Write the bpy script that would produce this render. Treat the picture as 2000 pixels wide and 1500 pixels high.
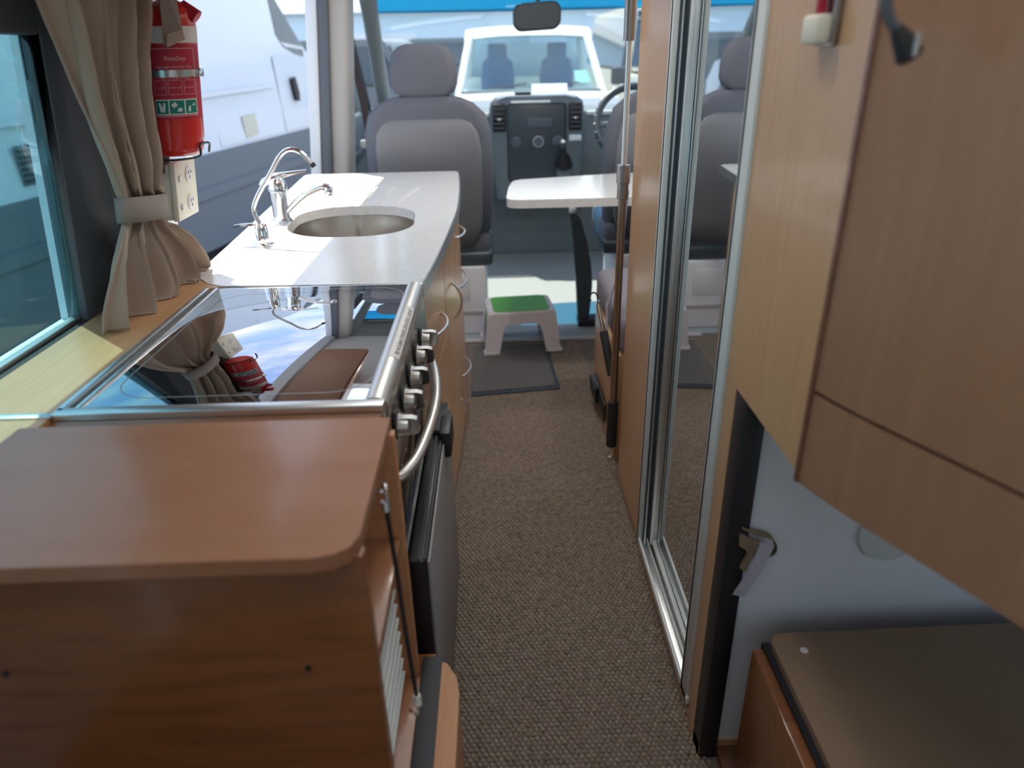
import bpy, bmesh, math, random
from mathutils import Vector, Matrix
random.seed(7)
scn = bpy.context.scene
COL = scn.collection
for o in list(bpy.data.objects): bpy.data.objects.remove(o)

# ------------------------------------------------------------------ camera
PITCH, ROLL, YAW, CAMZ = 25.2, 1.3, 0.875, 1.4
def cam_axes():
    p, r, y = (math.radians(a) for a in (PITCH, ROLL, YAW))
    fwd = Vector((math.sin(y)*math.cos(p), math.cos(y)*math.cos(p), -math.sin(p)))
    right = Vector((math.cos(y), -math.sin(y), 0)); up = right.cross(fwd)
    return right*math.cos(r)-up*math.sin(r), up*math.cos(r)+right*math.sin(r), fwd
_r, _u, _f = cam_axes()
cd = bpy.data.cameras.new('camera'); cam = bpy.data.objects.new('camera', cd); COL.objects.link(cam)
m = Matrix.Identity(4)
for i in range(3): m[i][0], m[i][1], m[i][2] = _r[i], _u[i], -_f[i]
m[2][3] = CAMZ
cam.matrix_world = m
cd.sensor_fit = 'HORIZONTAL'; cd.sensor_width = 36; cd.lens = 1380/2000*36; cd.clip_start = .02; cd.clip_end = 400
cd.dof.use_dof = True; cd.dof.focus_distance = 1.75; cd.dof.aperture_fstop = 2.4
scn.camera = cam

# ------------------------------------------------------------------ sky, sun, exposure
EXPOSURE, SKY, SUN = 1.0, 1.0, 4.2
vs = scn.view_settings
vs.view_transform = 'Standard'; vs.look = 'None'; vs.gamma = 1; vs.use_curve_mapping = False; vs.exposure = EXPOSURE
w = bpy.data.worlds.new('sky'); scn.world = w; w.use_nodes = True
nt = w.node_tree; nt.nodes.clear(); N = nt.nodes.new; L = nt.links.new
wo = N('ShaderNodeOutputWorld'); bg = N('ShaderNodeBackground'); tc = N('ShaderNodeTexCoord')
sep = N('ShaderNodeSeparateXYZ'); L(tc.outputs['Generated'], sep.inputs[0])
gr = N('ShaderNodeValToRGB'); L(sep.outputs['Z'], gr.inputs[0])
gr.color_ramp.elements[0].position = 0.0; gr.color_ramp.elements[0].color = (.62, .80, .95, 1)
gr.color_ramp.elements[1].position = 0.75; gr.color_ramp.elements[1].color = (.16, .36, .85, 1)
mp = N('ShaderNodeMapping'); mp.inputs['Scale'].default_value = (1, 1, 2.2); L(tc.outputs['Generated'], mp.inputs[0])
nz = N('ShaderNodeTexNoise'); nz.inputs['Scale'].default_value = 4.5; nz.inputs['Detail'].default_value = 5; nz.inputs['Roughness'].default_value = .55
L(mp.outputs[0], nz.inputs['Vector'])
cr = N('ShaderNodeValToRGB'); cr.color_ramp.elements[0].position = .40; cr.color_ramp.elements[1].position = .68; L(nz.outputs['Fac'], cr.inputs[0])
mx = N('ShaderNodeMix'); mx.data_type = 'RGBA'; L(cr.outputs['Color'], mx.inputs[0]); L(gr.outputs['Color'], mx.inputs[6]); mx.inputs[7].default_value = (.95, .97, 1.0, 1)
L(mx.outputs[2], bg.inputs['Color']); bg.inputs['Strength'].default_value = SKY; L(bg.outputs[0], wo.inputs[0])
sl = bpy.data.lights.new('sun', 'SUN'); so = bpy.data.objects.new('sun', sl); COL.objects.link(so)
sl.energy = SUN; sl.angle = math.radians(.53); sl.color = (1, .95, .86)
so.rotation_euler = Vector((.30, -.385, -1)).to_track_quat('-Z', 'Y').to_euler(); so.location = (-3, 4, 8)

# ------------------------------------------------------------------ materials
def mat(name, col, rough=.5, metal=0., bump=None, spec=.5, noise=None, emit=None, coat=0):
    """bump=(scale,strength[,stretch xyz]) noise=(scale,col2,stretch xyz,lo,hi)"""
    mt = bpy.data.materials.new(name); mt.use_nodes = True; t = mt.node_tree; b = t.nodes['Principled BSDF']
    b.inputs['Base Color'].default_value = (*col, 1); b.inputs['Roughness'].default_value = rough; b.inputs['Metallic'].default_value = metal
    b.inputs['Specular IOR Level'].default_value = spec
    if coat: b.inputs['Coat Weight'].default_value = coat; b.inputs['Coat Roughness'].default_value = .12
    if noise or bump:
        c = t.nodes.new('ShaderNodeTexCoord')
        def nz(scale, st, det=4):
            mpn = t.nodes.new('ShaderNodeMapping'); mpn.inputs['Scale'].default_value = st; t.links.new(c.outputs['Object'], mpn.inputs[0])
            n = t.nodes.new('ShaderNodeTexNoise'); n.inputs['Scale'].default_value = scale; n.inputs['Detail'].default_value = det
            t.links.new(mpn.outputs[0], n.inputs['Vector']); return n
        if noise:
            n = nz(noise[0], noise[2]); r = t.nodes.new('ShaderNodeValToRGB'); r.color_ramp.elements[0].position = noise[3]; r.color_ramp.elements[1].position = noise[4]
            r.color_ramp.elements[0].color = (*col, 1); r.color_ramp.elements[1].color = (*noise[1], 1)
            t.links.new(n.outputs['Fac'], r.inputs[0]); t.links.new(r.outputs[0], b.inputs['Base Color'])
        if bump:
            n = nz(bump[0], bump[2] if len(bump) > 2 else (1, 1, 1)); bp = t.nodes.new('ShaderNodeBump'); bp.inputs['Strength'].default_value = bump[1]; bp.inputs['Distance'].default_value = .002
            t.links.new(n.outputs['Fac'], bp.inputs['Height']); t.links.new(bp.outputs[0], b.inputs['Normal'])
    return mt
def glass(name, tint, refl=1.0):
    mt = bpy.data.materials.new(name); mt.use_nodes = True; t = mt.node_tree; t.nodes.clear()
    o = t.nodes.new('ShaderNodeOutputMaterial'); mxs = t.nodes.new('ShaderNodeMixShader'); tr = t.nodes.new('ShaderNodeBsdfTransparent'); gl = t.nodes.new('ShaderNodeBsdfGlossy')
    lw = t.nodes.new('ShaderNodeLayerWeight'); lw.inputs[0].default_value = .5
    pw = t.nodes.new('ShaderNodeMath'); pw.operation = 'POWER'; pw.inputs[1].default_value = 4.0; t.links.new(lw.outputs['Facing'], pw.inputs[0])
    fr = t.nodes.new('ShaderNodeMath'); fr.operation = 'MULTIPLY_ADD'; fr.inputs[1].default_value = .8; fr.inputs[2].default_value = .05*refl; fr.use_clamp = True; t.links.new(pw.outputs[0], fr.inputs[0])
    tr.inputs[0].default_value = (*tint, 1); gl.inputs['Roughness'].default_value = 0.0; gl.inputs['Color'].default_value = (.9, .95, 1, 1)
    t.links.new(fr.outputs[0], mxs.inputs[0]); t.links.new(tr.outputs[0], mxs.inputs[1]); t.links.new(gl.outputs[0], mxs.inputs[2]); t.links.new(mxs.outputs[0], o.inputs[0])
    return mt
M = {}
M['beech'] = mat('beech', (.54, .31, .16), .32, noise=(7, (.60, .355, .19), (14, 14, .7), .35, .68), coat=.25)
M['beech_h'] = mat('beech_h', (.50, .275, .135), .35, noise=(7, (.56, .32, .16), (14, .7, 14), .35, .68), coat=.2)
M['locker'] = mat('locker', (.36, .18, .10), .36, noise=(6, (.40, .205, .115), (12, 12, .6), .35, .7), coat=.15)
M['cherry'] = mat('cherry', (.25, .088, .026), .28, noise=(6, (.165, .055, .018), (.9, 9, 9), .45, .75), coat=.3)
M['cherry_top'] = mat('cherry_top', (.35, .155, .080), .36, noise=(5, (.32, .13, .062), (1.2, 5, 5), .4, .7), coat=.35)
M['shelfwood'] = mat('shelfwood', (.46, .20, .085), .45, noise=(7, (.52, .25, .11), (10, .8, 10), .35, .7))
M['darkwood'] = mat('darkwood', (.15, .055, .03), .4, noise=(7, (.20, .08, .045), (10, .8, 10), .35, .7), coat=.2)
M['lid'] = mat('lid', (.28, .175, .105), .55, noise=(3, (.24, .145, .09), (1, 1, 1), .4, .6))
M['white_lam'] = mat('white_lam', (.74, .73, .70), .22, noise=(90, (.70, .68, .65), (1, 1, 1), .45, .6), coat=.3)
M['white_plastic'] = mat('white_plastic', (.78, .76, .76), .4)
M['cream_plastic'] = mat('cream_plastic', (.76, .72, .60), .4)
M['white_wall'] = mat('white_wall', (.78, .79, .82), .55, bump=(300, .05))
M['white_paint'] = mat('white_paint', (.72, .75, .78), .3, coat=.3)
M['ceil'] = mat('ceil', (.80, .80, .78), .7)
M['steel'] = mat('steel', (.62, .61, .59), .28, 1.0, noise=(20, (.52, .51, .50), (1, 30, 30), .4, .6))
M['bowl'] = mat('bowl', (.50, .46, .41), .30, 1.0)
M['chrome'] = mat('chrome', (.85, .86, .88), .06, 1.0)
M['alu'] = mat('alu', (.72, .73, .72), .35, 1.0)
M['alu_paint'] = mat('alu_paint', (.66, .68, .66), .4)
M['satin'] = mat('satin', (.66, .63, .58), .38, 1.0)
M['panel_steel'] = mat('panel_steel', (.36, .34, .33), .3, 1.0)
M['mirror'] = mat('mirror', (.74, .78, .80), .015, 1.0)
M['black_glass'] = mat('black_glass', (.46, .47, .50), .015, 1.0)
M['oven_glass'] = mat('oven_glass', (.012, .013, .016), .03, 0, spec=.8)
M['black'] = mat('black', (.016, .015, .018), .45)
M['black_gloss'] = mat('black_gloss', (.016, .014, .016), .38)
M['rubber'] = mat('rubber', (.035, .036, .04), .6)
M['darkgrey'] = mat('darkgrey', (.105, .118, .14), .5)
M['dash'] = mat('dash', (.155, .185, .20), .5, bump=(300, .06))
M['dash_dark'] = mat('dash_dark', (.055, .07, .08), .35)
M['cabgrey'] = mat('cabgrey', (.30, .32, .31), .6)
M['beige_trim'] = mat('beige_trim', (.45, .42, .39), .6)
M['fridge_door'] = mat('fridge_door', (.27, .25, .245), .42, 0, bump=(400, .04))
M['carpet'] = mat('carpet', (.12, .089, .066), .9, noise=(130, (.20, .155, .12), (1, 1, 1), .35, .65))
M['loops'] = mat('loops', (.18, .133, .10), .85, noise=(60, (.28, .218, .17), (1, 1, 1), .35, .65))
M['matpile'] = mat('matpile', (.075, .07, .068), .95, noise=(160, (.17, .15, .145), (1, 1, 1), .4, .62), bump=(260, .8))
M['matedge'] = mat('matedge', (.035, .045, .06), .7)
M['curtain'] = mat('curtain', (.36, .275, .215), .85, bump=(900, .12))
M['band'] = mat('band', (.26, .215, .19), .85, bump=(900, .12))
M['seat'] = mat('seat', (.12, .124, .148), .85, bump=(600, .15))
M['seatback'] = mat('seatback', (.18, .18, .19), .55)
M['bench'] = mat('bench', (.20, .185, .205), .85, bump=(600, .15))
M['belt'] = mat('belt', (.06, .045, .05), .7)
M['webbing'] = mat('webbing', (.38, .36, .40), .75)
M['tan_web'] = mat('tan_web', (.26, .185, .115), .8)
M['velcro'] = mat('velcro', (.52, .49, .56), .9, bump=(500, .4))
M['red'] = mat('red', (.62, .025, .02), .22, coat=.5)
M['label_white'] = mat('label_white', (.72, .66, .62), .5)
M['label_red'] = mat('label_red', (.45, .015, .04), .5)
M['label_pink'] = mat('label_pink', (.78, .42, .42), .5)
M['label_green'] = mat('label_green', (.0, .19, .14), .5)
M['ink'] = mat('ink', (.06, .055, .05), .6)
M['green'] = mat('green', (.12, .42, .08), .6, bump=(250, .25))
M['stool'] = mat('stool', (.74, .68, .69), .4)
M['orange'] = mat('orange', (.8, .25, .06), .5)
M['foam'] = mat('foam', (.02, .019, .02), .8)
M['pole'] = mat('pole', (.42, .36, .30), .3, 1.0)
M['paper'] = mat('paper', (.80, .84, .88), .6)
M['asphalt'] = mat('asphalt', (.17, .175, .18), .9, noise=(6, (.23, .23, .23), (1, 1, 1), .35, .65))
M['clad'] = mat('clad', (.155, .18, .20), .55)
M['tyre'] = mat('tyre', (.02, .02, .022), .8)
M['car_white'] = mat('car_white', (.80, .80, .76), .25, coat=.4)
M['car_grey'] = mat('car_grey', (.12, .14, .15), .3, coat=.5)
M['car_beige'] = mat('car_beige', (.62, .60, .47), .4, coat=.3)
M['car_blue'] = mat('car_blue', (.05, .10, .22), .3, coat=.4)
M['carglass'] = mat('carglass', (.03, .05, .06), .05, spec=.8)
M['shed'] = mat('shed', (.58, .72, .80), .6)
M['tree'] = mat('tree', (.05, .075, .04), .9, noise=(3, (.10, .12, .06), (1, 1, 1), .35, .65))
M['glass_clear'] = glass('glass_clear', (.90, .95, .94))
M['glass_teal'] = glass('glass_teal', (.58, .82, .82), 1.3)
M['glass_tint'] = glass('glass_tint', (.02, .28, .52))
M['glass_ute'] = glass('glass_ute', (.62, .80, .78), 1.2)
def opal(name, col):
    mt = bpy.data.materials.new(name); mt.use_nodes = True; t = mt.node_tree; t.nodes.clear()
    o = t.nodes.new('ShaderNodeOutputMaterial'); tr = t.nodes.new('ShaderNodeBsdfTranslucent'); tr.inputs[0].default_value = (*col, 1); t.links.new(tr.outputs[0], o.inputs[0]); return mt
M['hatch'] = opal('hatch', (.80, .82, .80))  # translucent pane of the added roof hatches, spreads daylight
def emis(name, col, st):
    mt = bpy.data.materials.new(name); mt.use_nodes = True; b = mt.node_tree.nodes['Principled BSDF']; b.inputs['Emission Color'].default_value = (*col, 1); b.inputs['Emission Strength'].default_value = st; b.inputs['Base Color'].default_value = (.8, .8, .8, 1); return mt
M['led'] = emis('led', (1, .93, .82), 3)  # glow of the added ceiling fill lamps

# ------------------------------------------------------------------ geometry helpers
class G:
    def __init__(s): s.v = []; s.f = []
    def add(s, vs_, fs):
        o = len(s.v); s.v += [tuple(x) for x in vs_]; s.f += [[i+o for i in f] for f in fs]; return s
    def box(s, x0, x1, y0, y1, z0, z1, bev=0, seg=2):
        if bev <= 0:
            return s.add([(x0,y0,z0),(x1,y0,z0),(x1,y1,z0),(x0,y1,z0),(x0,y0,z1),(x1,y0,z1),(x1,y1,z1),(x0,y1,z1)],
                         [(0,3,2,1),(4,5,6,7),(0,1,5,4),(1,2,6,5),(2,3,7,6),(3,0,4,7)])
        bm = bmesh.new(); bmesh.ops.create_cube(bm, size=1)
        for v in bm.verts: v.co = Vector(((x0+x1)/2+v.co.x*(x1-x0), (y0+y1)/2+v.co.y*(y1-y0), (z0+z1)/2+v.co.z*(z1-z0)))
        bmesh.ops.bevel(bm, geom=list(bm.edges), offset=bev, segments=seg, profile=.5, affect='EDGES')
        return s.bm(bm)
    def bm(s, bm):
        bm.verts.index_update(); s.add([v.co[:] for v in bm.verts], [[v.index for v in f.verts] for f in bm.faces]); bm.free(); return s
    def loft(s, rings, cap=True, closed=True):
        n = len(rings[0]); vs_ = [p for r in rings for p in r]; fs = []
        for i in range(len(rings)-1):
            for j in range(n if closed else n-1):
                k = (j+1) % n; fs.append((i*n+j, i*n+k, (i+1)*n+k, (i+1)*n+j))
        if cap: fs.append(list(range(n))[::-1]); fs.append([(len(rings)-1)*n+j for j in range(n)])
        return s.add(vs_, fs)
    def tube(s, pts, r, n=10, cap=True):
        pts = [Vector(p) for p in pts]; rs = r if isinstance(r, (list, tuple)) else [r]*len(pts); rings = []; a = None
        for i, p in enumerate(pts):
            t = (pts[min(i+1, len(pts)-1)]-pts[max(i-1, 0)]).normalized()
            if a is None: a = t.orthogonal().normalized()
            a = (a-t*a.dot(t)).normalized(); b = t.cross(a)
            rings.append([p+(a*math.cos(k*2*math.pi/n)+b*math.sin(k*2*math.pi/n))*rs[i] for k in range(n)])
        return s.loft(rings, cap)
    def lathe(s, prof, c, axis=(0,0,1), n=24, cap=True):
        ax = Vector(axis).normalized(); a = ax.orthogonal().normalized(); b = ax.cross(a); c = Vector(c)
        return s.loft([[c+ax*h+(a*math.cos(k*2*math.pi/n)+b*math.sin(k*2*math.pi/n))*max(r, 1e-4) for k in range(n)] for r, h in prof], cap)
    def prism(s, poly, fn0, fn1):
        return s.loft([[fn0(*p) for p in poly], [fn1(*p) for p in poly]])
    def plate(s, outer, holes, z1, z0):
        bm = bmesh.new(); es = []; loops = [outer]+holes
        for lp in loops:
            vv = [bm.verts.new((x, y, z1)) for x, y in lp]
            es += [bm.edges.new((vv[i], vv[(i+1) % len(vv)])) for i in range(len(vv))]
        bmesh.ops.triangle_fill(bm, use_beauty=True, use_dissolve=False, edges=es)
        s.bm(bm)
        for lp in loops:
            n = len(lp); s.add([(x, y, z1) for x, y in lp]+[(x, y, z0) for x, y in lp], [(i, (i+1) % n, n+(i+1) % n, n+i) for i in range(n)])
        return s
    def sphere(s, c, r, n=16, m_=10):
        rx, ry, rz = r if isinstance(r, (list, tuple)) else (r, r, r)
        return s.loft([[(c[0]+rx*math.sin(max(.02, min(math.pi-.02, math.pi*i/m_)))*math.cos(2*math.pi*k/n), c[1]+ry*math.sin(max(.02, min(math.pi-.02, math.pi*i/m_)))*math.sin(2*math.pi*k/n), c[2]-rz*math.cos(math.pi*i/m_)) for k in range(n)] for i in range(m_+1)])
    def map(s, fn): s.v = [tuple(fn(Vector(v))) for v in s.v]; return s
    def rot(s, ang, axis='Z', c=(0,0,0)):
        R_ = Matrix.Rotation(ang, 3, axis); c = Vector(c); return s.map(lambda v: R_@(v-c)+c)
def rr(cx, cy, w_, h_, r, n=5):
    out = []; r = min(r, w_/2-1e-5, h_/2-1e-5)
    for qx, qy, a0 in ((1, 1, 0), (-1, 1, 90), (-1, -1, 180), (1, -1, 270)):
        for i in range(n+1):
            a = math.radians(a0+90*i/n); out.append((cx+qx*(w_/2-r)+r*math.cos(a), cy+qy*(h_/2-r)+r*math.sin(a)))
    return out
def lean(v, k=.115): return Vector((v.x+k*(v.z-.89), v.y, v.z))
def obj(name, g, mt, parent=None, smooth=35, kind=None):
    me = bpy.data.meshes.new(name); off = parent['_w'] if parent and '_w' in parent else (0, 0, 0)
    me.from_pydata([(v[0]-off[0], v[1]-off[1], v[2]-off[2]) for v in g.v], [], g.f)
    bm = bmesh.new(); bm.from_mesh(me); bmesh.ops.remove_doubles(bm, verts=bm.verts, dist=1e-6); bmesh.ops.recalc_face_normals(bm, faces=bm.faces); bm.to_mesh(me); bm.free()
    if smooth: me.shade_smooth(); me.set_sharp_from_angle(angle=math.radians(smooth))
    me.materials.append(M[mt] if isinstance(mt, str) else mt)
    o = bpy.data.objects.new(name, me); COL.objects.link(o)
    if parent:
        o.parent = parent; o['_w'] = list(off)
    if kind: o['kind'] = kind
    return o
def thing(name, label, cat, loc=(0,0,0), group=None):
    o = bpy.data.objects.new(name, None); COL.objects.link(o); o.location = loc; o['_w'] = list(loc); o['label'] = label; o['category'] = cat; o.empty_display_size = .05
    if group: o['group'] = group
    return o
def one(name, g, mt, label, cat, group=None, smooth=35):
    o = obj(name, g, mt, None, smooth); o['label'] = label; o['category'] = cat
    if group: o['group'] = group
    return o
def struct(name, g, mt, label=None, smooth=35):
    o = obj(name, g, mt, None, smooth); o['kind'] = 'structure'
    if label: o['label'] = label
    return o
def relabel(o, label): o['label'] = label
def text_geo(body, size, width=None):
    cu = bpy.data.curves.new('lettering', 'FONT'); cu.body = body; cu.size = size; cu.align_x = 'CENTER'; cu.align_y = 'CENTER'; cu.resolution_u = 2
    t = bpy.data.objects.new('lettering', cu); COL.objects.link(t)
    dg = bpy.context.evaluated_depsgraph_get(); me = t.evaluated_get(dg).to_mesh()
    g = G().add([v.co[:] for v in me.vertices], [list(p.vertices) for p in me.polygons]); t.evaluated_get(dg).to_mesh_clear()
    bpy.data.objects.remove(t); bpy.data.curves.remove(cu)
    if width and g.v:
        xs = [v[0] for v in g.v]; k = width/max(1e-6, max(xs)-min(xs)); g.map(lambda v: Vector((v.x*k, v.y, v.z)))
    return g
def subdiv(g, n=1):
    return g
def catmull(pts, n=8):
    P_ = [Vector(p) for p in pts]; P_ = [P_[0]*2-P_[1]]+P_+[P_[-1]*2-P_[-2]]; out = []
    for i in range(1, len(P_)-2):
        for k in range(n):
            t = k/n; a, b, c, d = P_[i-1], P_[i], P_[i+1], P_[i+2]
            out.append(.5*((2*b)+(c-a)*t+(2*a-5*b+4*c-d)*t*t+(3*b-a-3*c+d)*t**3))
    out.append(P_[-2]); return out
def interp(tab, y):
    if y <= tab[0][0]: return tab[0][1]
    for (a, b), (c, d) in zip(tab, tab[1:]):
        if y <= c: return b+(d-b)*(y-a)/(c-a)
    return tab[-1][1]

XC = .27            # centre line of the cab
XR = 1.36           # right wall of the van
def mir(v): return Vector((2*XC-v.x, v.y, v.z))

# ------------------------------------------------------------------ the van shell
fl = struct('floor', G().box(-.86, XR, -.55, 3.52, -.03, 0), 'carpet', 'brown woven carpet of the van aisle')
g = G(); dx, dy = .0136, .0118; ny = int((3.50-.80)/dy); nx = int(.585/dx)
for j in range(ny):
    for i in range(nx):
        x = -.155+(i+.5*(j % 2))*dx+random.uniform(-.0009, .0009); y = .80+j*dy+random.uniform(-.0008, .0008); h = .0052+random.uniform(-.0008, .001)
        a = random.uniform(-.25, .25)+.35; ca, sa = math.cos(a), math.sin(a)
        vs_ = []
        for rx, ry, z in ((.0058, .0074, 0), (.0046, .0060, h*.7)):
            for k in range(6):
                u, v_ = rx*math.cos(k*math.pi/3), ry*math.sin(k*math.pi/3); vs_.append((x+u*ca-v_*sa, y+u*sa+v_*ca, z))
        vs_.append((x, y, h)); fs = [(k, (k+1) % 6, 6+(k+1) % 6, 6+k) for k in range(6)]+[(6+k, 6+(k+1) % 6, 12) for k in range(6)]
        g.add(vs_, fs)
me = bpy.data.meshes.new('carpet_loops'); me.from_pydata(g.v, [], g.f); me.shade_smooth(); me.materials.append(M['loops'])
o = bpy.data.objects.new('carpet_loops', me); COL.objects.link(o); o.parent = fl; o['kind'] = 'stuff'
struct('floor_cab', G().box(-.92, 1.46, 3.52, 5.75, -.04, .012), 'cabgrey', 'grey rubber floor of the driving cab')
struct('trim_1', G().box(-.20, .95, 3.495, 3.535, 0, .014, .004), 'beige_trim', 'tan edging strip between carpet and cab floor')
# left wall: pieces round the kitchen window and the open sliding door (all lean inwards)
wl = G()
wl.box(-.97, -.92, -.55, 1.85, -.05, .885); wl.box(-.97, -.92, -.55, .10, .885, 1.50); wl.box(-.97, -.92, 1.50, 1.85, .885, 1.50)
wl.box(-.97, -.92, -.55, 1.85, 1.50, 2.10); wl.box(-.97, -.92, 1.85, 3.78, 2.02, 2.10)
wl.map(lean); struct('wall_left', wl, 'white_wall')
cp = G().box(-.965, -.835, 1.70, 1.85, .0, 2.02, .012).map(lean); cpo = struct('trim_2', cp, 'white_paint', 'white body pillar behind the sliding door opening')
obj('door_seal', G().box(-.905, -.865, 1.85, 1.885, .0, 2.02, .008).map(lean), 'darkgrey', cpo)
obj('jamb_strip', G().box(-.955, -.91, 1.85, 1.93, .0, 2.02, .008).map(lean), 'alu_paint', cpo)
# front jamb and B pillar
bp = G().box(-.86, -.735, 3.72, 3.90, 0, 2.05, .03, 3).map(lambda v: lean(v, .10)); bpo = struct('trim_3', bp, 'beige_trim', 'beige padded pillar beside the passenger seat')
obj('door_seal', G().box(-.875, -.822, 3.69, 3.75, 0, 2.05, .012).map(lambda v: lean(v, .10)), 'darkgrey', bpo)
obj('jamb_flange', G().box(-.925, -.873, 3.68, 3.76, 0, 2.05, .008).map(lambda v: lean(v, .10)), 'white_paint', bpo)
struct('trim_4', G().box(-.95, -.74, 1.90, 3.78, -.06, .012, .006), 'darkgrey', 'grey step sill of the sliding door')
struct('trim_5', G().box(-.96, -.86, 1.90, 3.78, 1.985, 2.03, .01).map(lean), 'white_paint', 'white header over the sliding door opening')
# right wall, ceiling with two roof hatches added for daylight
struct('wall_right', G().box(XR, XR+.05, -.55, -.35, -.05, 2.12).box(XR, XR+.05, -.35, .90, -.05, .46).box(XR, XR+.05, -.35, .90, .85, 2.12).box(XR, XR+.05, .90, 2.35, -.05, 2.12).box(XR, XR+.05, 2.35, 3.35, -.05, 1.0).box(XR, XR+.05, 2.35, 3.35, 1.6, 2.12).box(XR, XR+.05, 3.35, 3.9, -.05, 2.12), 'white_wall')
wn = struct('window_2', G().box(XR-.01, XR+.03, 2.31, 2.37, .96, 1.64).box(XR-.01, XR+.03, 3.33, 3.39, .96, 1.64).box(XR-.01, XR+.03, 2.37, 3.33, .96, 1.01).box(XR-.01, XR+.03, 2.37, 3.33, 1.59, 1.64), 'black')
obj('pane', G().box(XR+.01, XR+.014, 2.37, 3.33, 1.01, 1.59), 'glass_clear', wn)
wn = struct('window_5', G().box(XR-.01, XR+.03, -.38, -.34, .44, .87).box(XR-.01, XR+.03, .89, .93, .44, .87).box(XR-.01, XR+.03, -.34, .89, .44, .47).box(XR-.01, XR+.03, -.34, .89, .84, .87), 'black', 'low window beside the bed box')  # unseen window added to light the bed lid and partition
obj('pane', G().box(XR+.01, XR+.014, -.34, .89, .47, .84), 'glass_clear', wn)
hx0, hx1 = -.35, .75
struct('ceiling', G().box(-.84, hx0, -.55, 3.9, 2.08, 2.12).box(hx1, XR+.05, -.55, 3.9, 2.08, 2.12).box(hx0, hx1, -.55, -.1, 2.08, 2.12).box(hx0, hx1, .75, 1.35, 2.08, 2.12).box(hx0, hx1, 2.35, 3.9, 2.08, 2.12), 'ceil')
for i, (y0, y1) in enumerate(((-.1, .75), (1.35, 2.35))):
    wn = struct('window_%d' % (3+i), G().box(hx0, hx0+.04, y0, y1, 2.06, 2.16).box(hx1-.04, hx1, y0, y1, 2.06, 2.16).box(hx0+.04, hx1-.04, y0, y0+.04, 2.06, 2.16).box(hx0+.04, hx1-.04, y1-.04, y1, 2.06, 2.16), 'white_plastic', 'framed roof hatch in the van ceiling')
    obj('pane', G().box(hx0+.04, hx1-.04, y0+.04, y1-.04, 2.13, 2.135), 'hatch', wn)  # unseen hatch pane, added to let soft daylight inside
wr_ = struct('wall_rear', G().box(-.92, XR, -.60, -.55, -.05, 1.05).box(-.92, XR, -.60, -.55, 1.50, 2.12).box(-.92, -.62, -.60, -.55, 1.05, 1.50).box(.0, .44, -.60, -.55, 1.05, 1.50).box(1.06, XR, -.60, -.55, 1.05, 1.50), 'white_wall', 'white rear doors with two windows behind the camera')
for x0, x1 in ((-.62, .0), (.44, 1.06)): obj('pane', G().box(x0, x1, -.577, -.573, 1.05, 1.50), 'glass_clear', wr_)  # rear windows added out of view to brighten the interior
# white partition behind the bed box, black edge trim
struct('wall_partition', G().box(.44, XR, 1.055, 1.085, 0, 2.08), 'white_wall', 'white partition panel above the bed box')
struct('trim_6', G().box(.402, .441, 1.035, 1.085, 0, .871, .003), 'black', 'black upright edge trim at the end of the wardrobe')
struct('baseboard_partition', G().box(.442, .62, .975, 1.055, 0, .018, .004), 'darkwood', 'dark low kerb at the foot of the white partition')

# ------------------------------------------------------------------ kitchen window and shelf
wf = G()
wf.box(-.93, -.885, 1.455, 1.70, .86, 1.64, .006)                # wide dark stile
wf.box(-.93, -.885, .02, 1.455, 1.445, 1.64, .006)
wf.box(-.93, -.885, .02, .12, .86, 1.445, .006)
wf.map(lean); win = struct('window_1', wf, 'darkgrey', 'large dark framed kitchen window with teal tinted glass')
obj('bottom_rail', G().box(-.93, -.865, .12, 1.462, .865, .897, .006).map(lean), 'rubber', win)
obj('glazing_bead', G().box(-.918, -.898, .12, 1.455, .897, .908, .003).map(lean), 'alu', win)
obj('side_bead', G().box(-.918, -.9, 1.447, 1.457, .90, 1.445, .002).map(lean), 'glass_teal', win)
obj('pane', G().box(-.912, -.908, .12, 1.455, .90, 1.45).map(lean), 'glass_teal', win)
sh = thing('window_shelf', 'light wooden shelf below the kitchen window beside the hob', 'shelf', (-.8, 1, .88))
obj('board', G().plate([(-.875, -.2), (-.704, -.2), (-.704, 1.645), (-.676, 1.662), (-.719, 1.690), (-.752, 1.732), (-.777, 1.80), (-.787, 1.86), (-.875, 1.86)], [], .90, .878), 'beech_h', sh)
obj('joining_strip', G().box(-.875, -.70, .984, .998, .899, .904, .001), 'alu', sh)

# ------------------------------------------------------------------ kitchen bench: sink top
edge = [(1.647, -.187), (1.869, -.17), (2.27, -.151), (2.605, -.144), (3.045, -.156), (3.30, -.170), (3.415, -.181)]
cedge = catmull([(x, y, 0) for y, x in edge], 6); ftab = [(p.y, p.x) for p in cedge]
outer = [(p.x, p.y) for p in cedge[:-3]]+[(-.183, 3.405), (-.20, 3.418)]+[(-.85, 3.424), (-.875, 3.415), (-.886, 3.39)]+[(-.781, 1.854), (-.772, 1.80), (-.748, 1.735), (-.715, 1.693), (-.672, 1.668)]
bowl = []
_b = rr(-.482, 2.385, .41, .475, .17, 8); _b = _b[:9]+[(_b[8][0]+(_b[9][0]-_b[8][0])*i/8, _b[8][1]) for i in range(1, 8)]+_b[9:]
for x, y in _b:
    if y > 2.56: y += .007*abs(math.sin((x+.603)/.058*math.pi))*min(1, (y-2.56)/.04)
    k = (y-2.385)/.2375
    bowl.append((x+.05*(-k)*.35, y))
grooves = [((-.603, 2.665), (-.690, 3.04)), ((-.549, 2.67), (-.60, 3.07)), ((-.487, 2.67), (-.503, 3.07)), ((-.432, 2.665), (-.423, 3.03)), ((-.375, 2.655), (-.317, 3.01))]
holes = []
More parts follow.
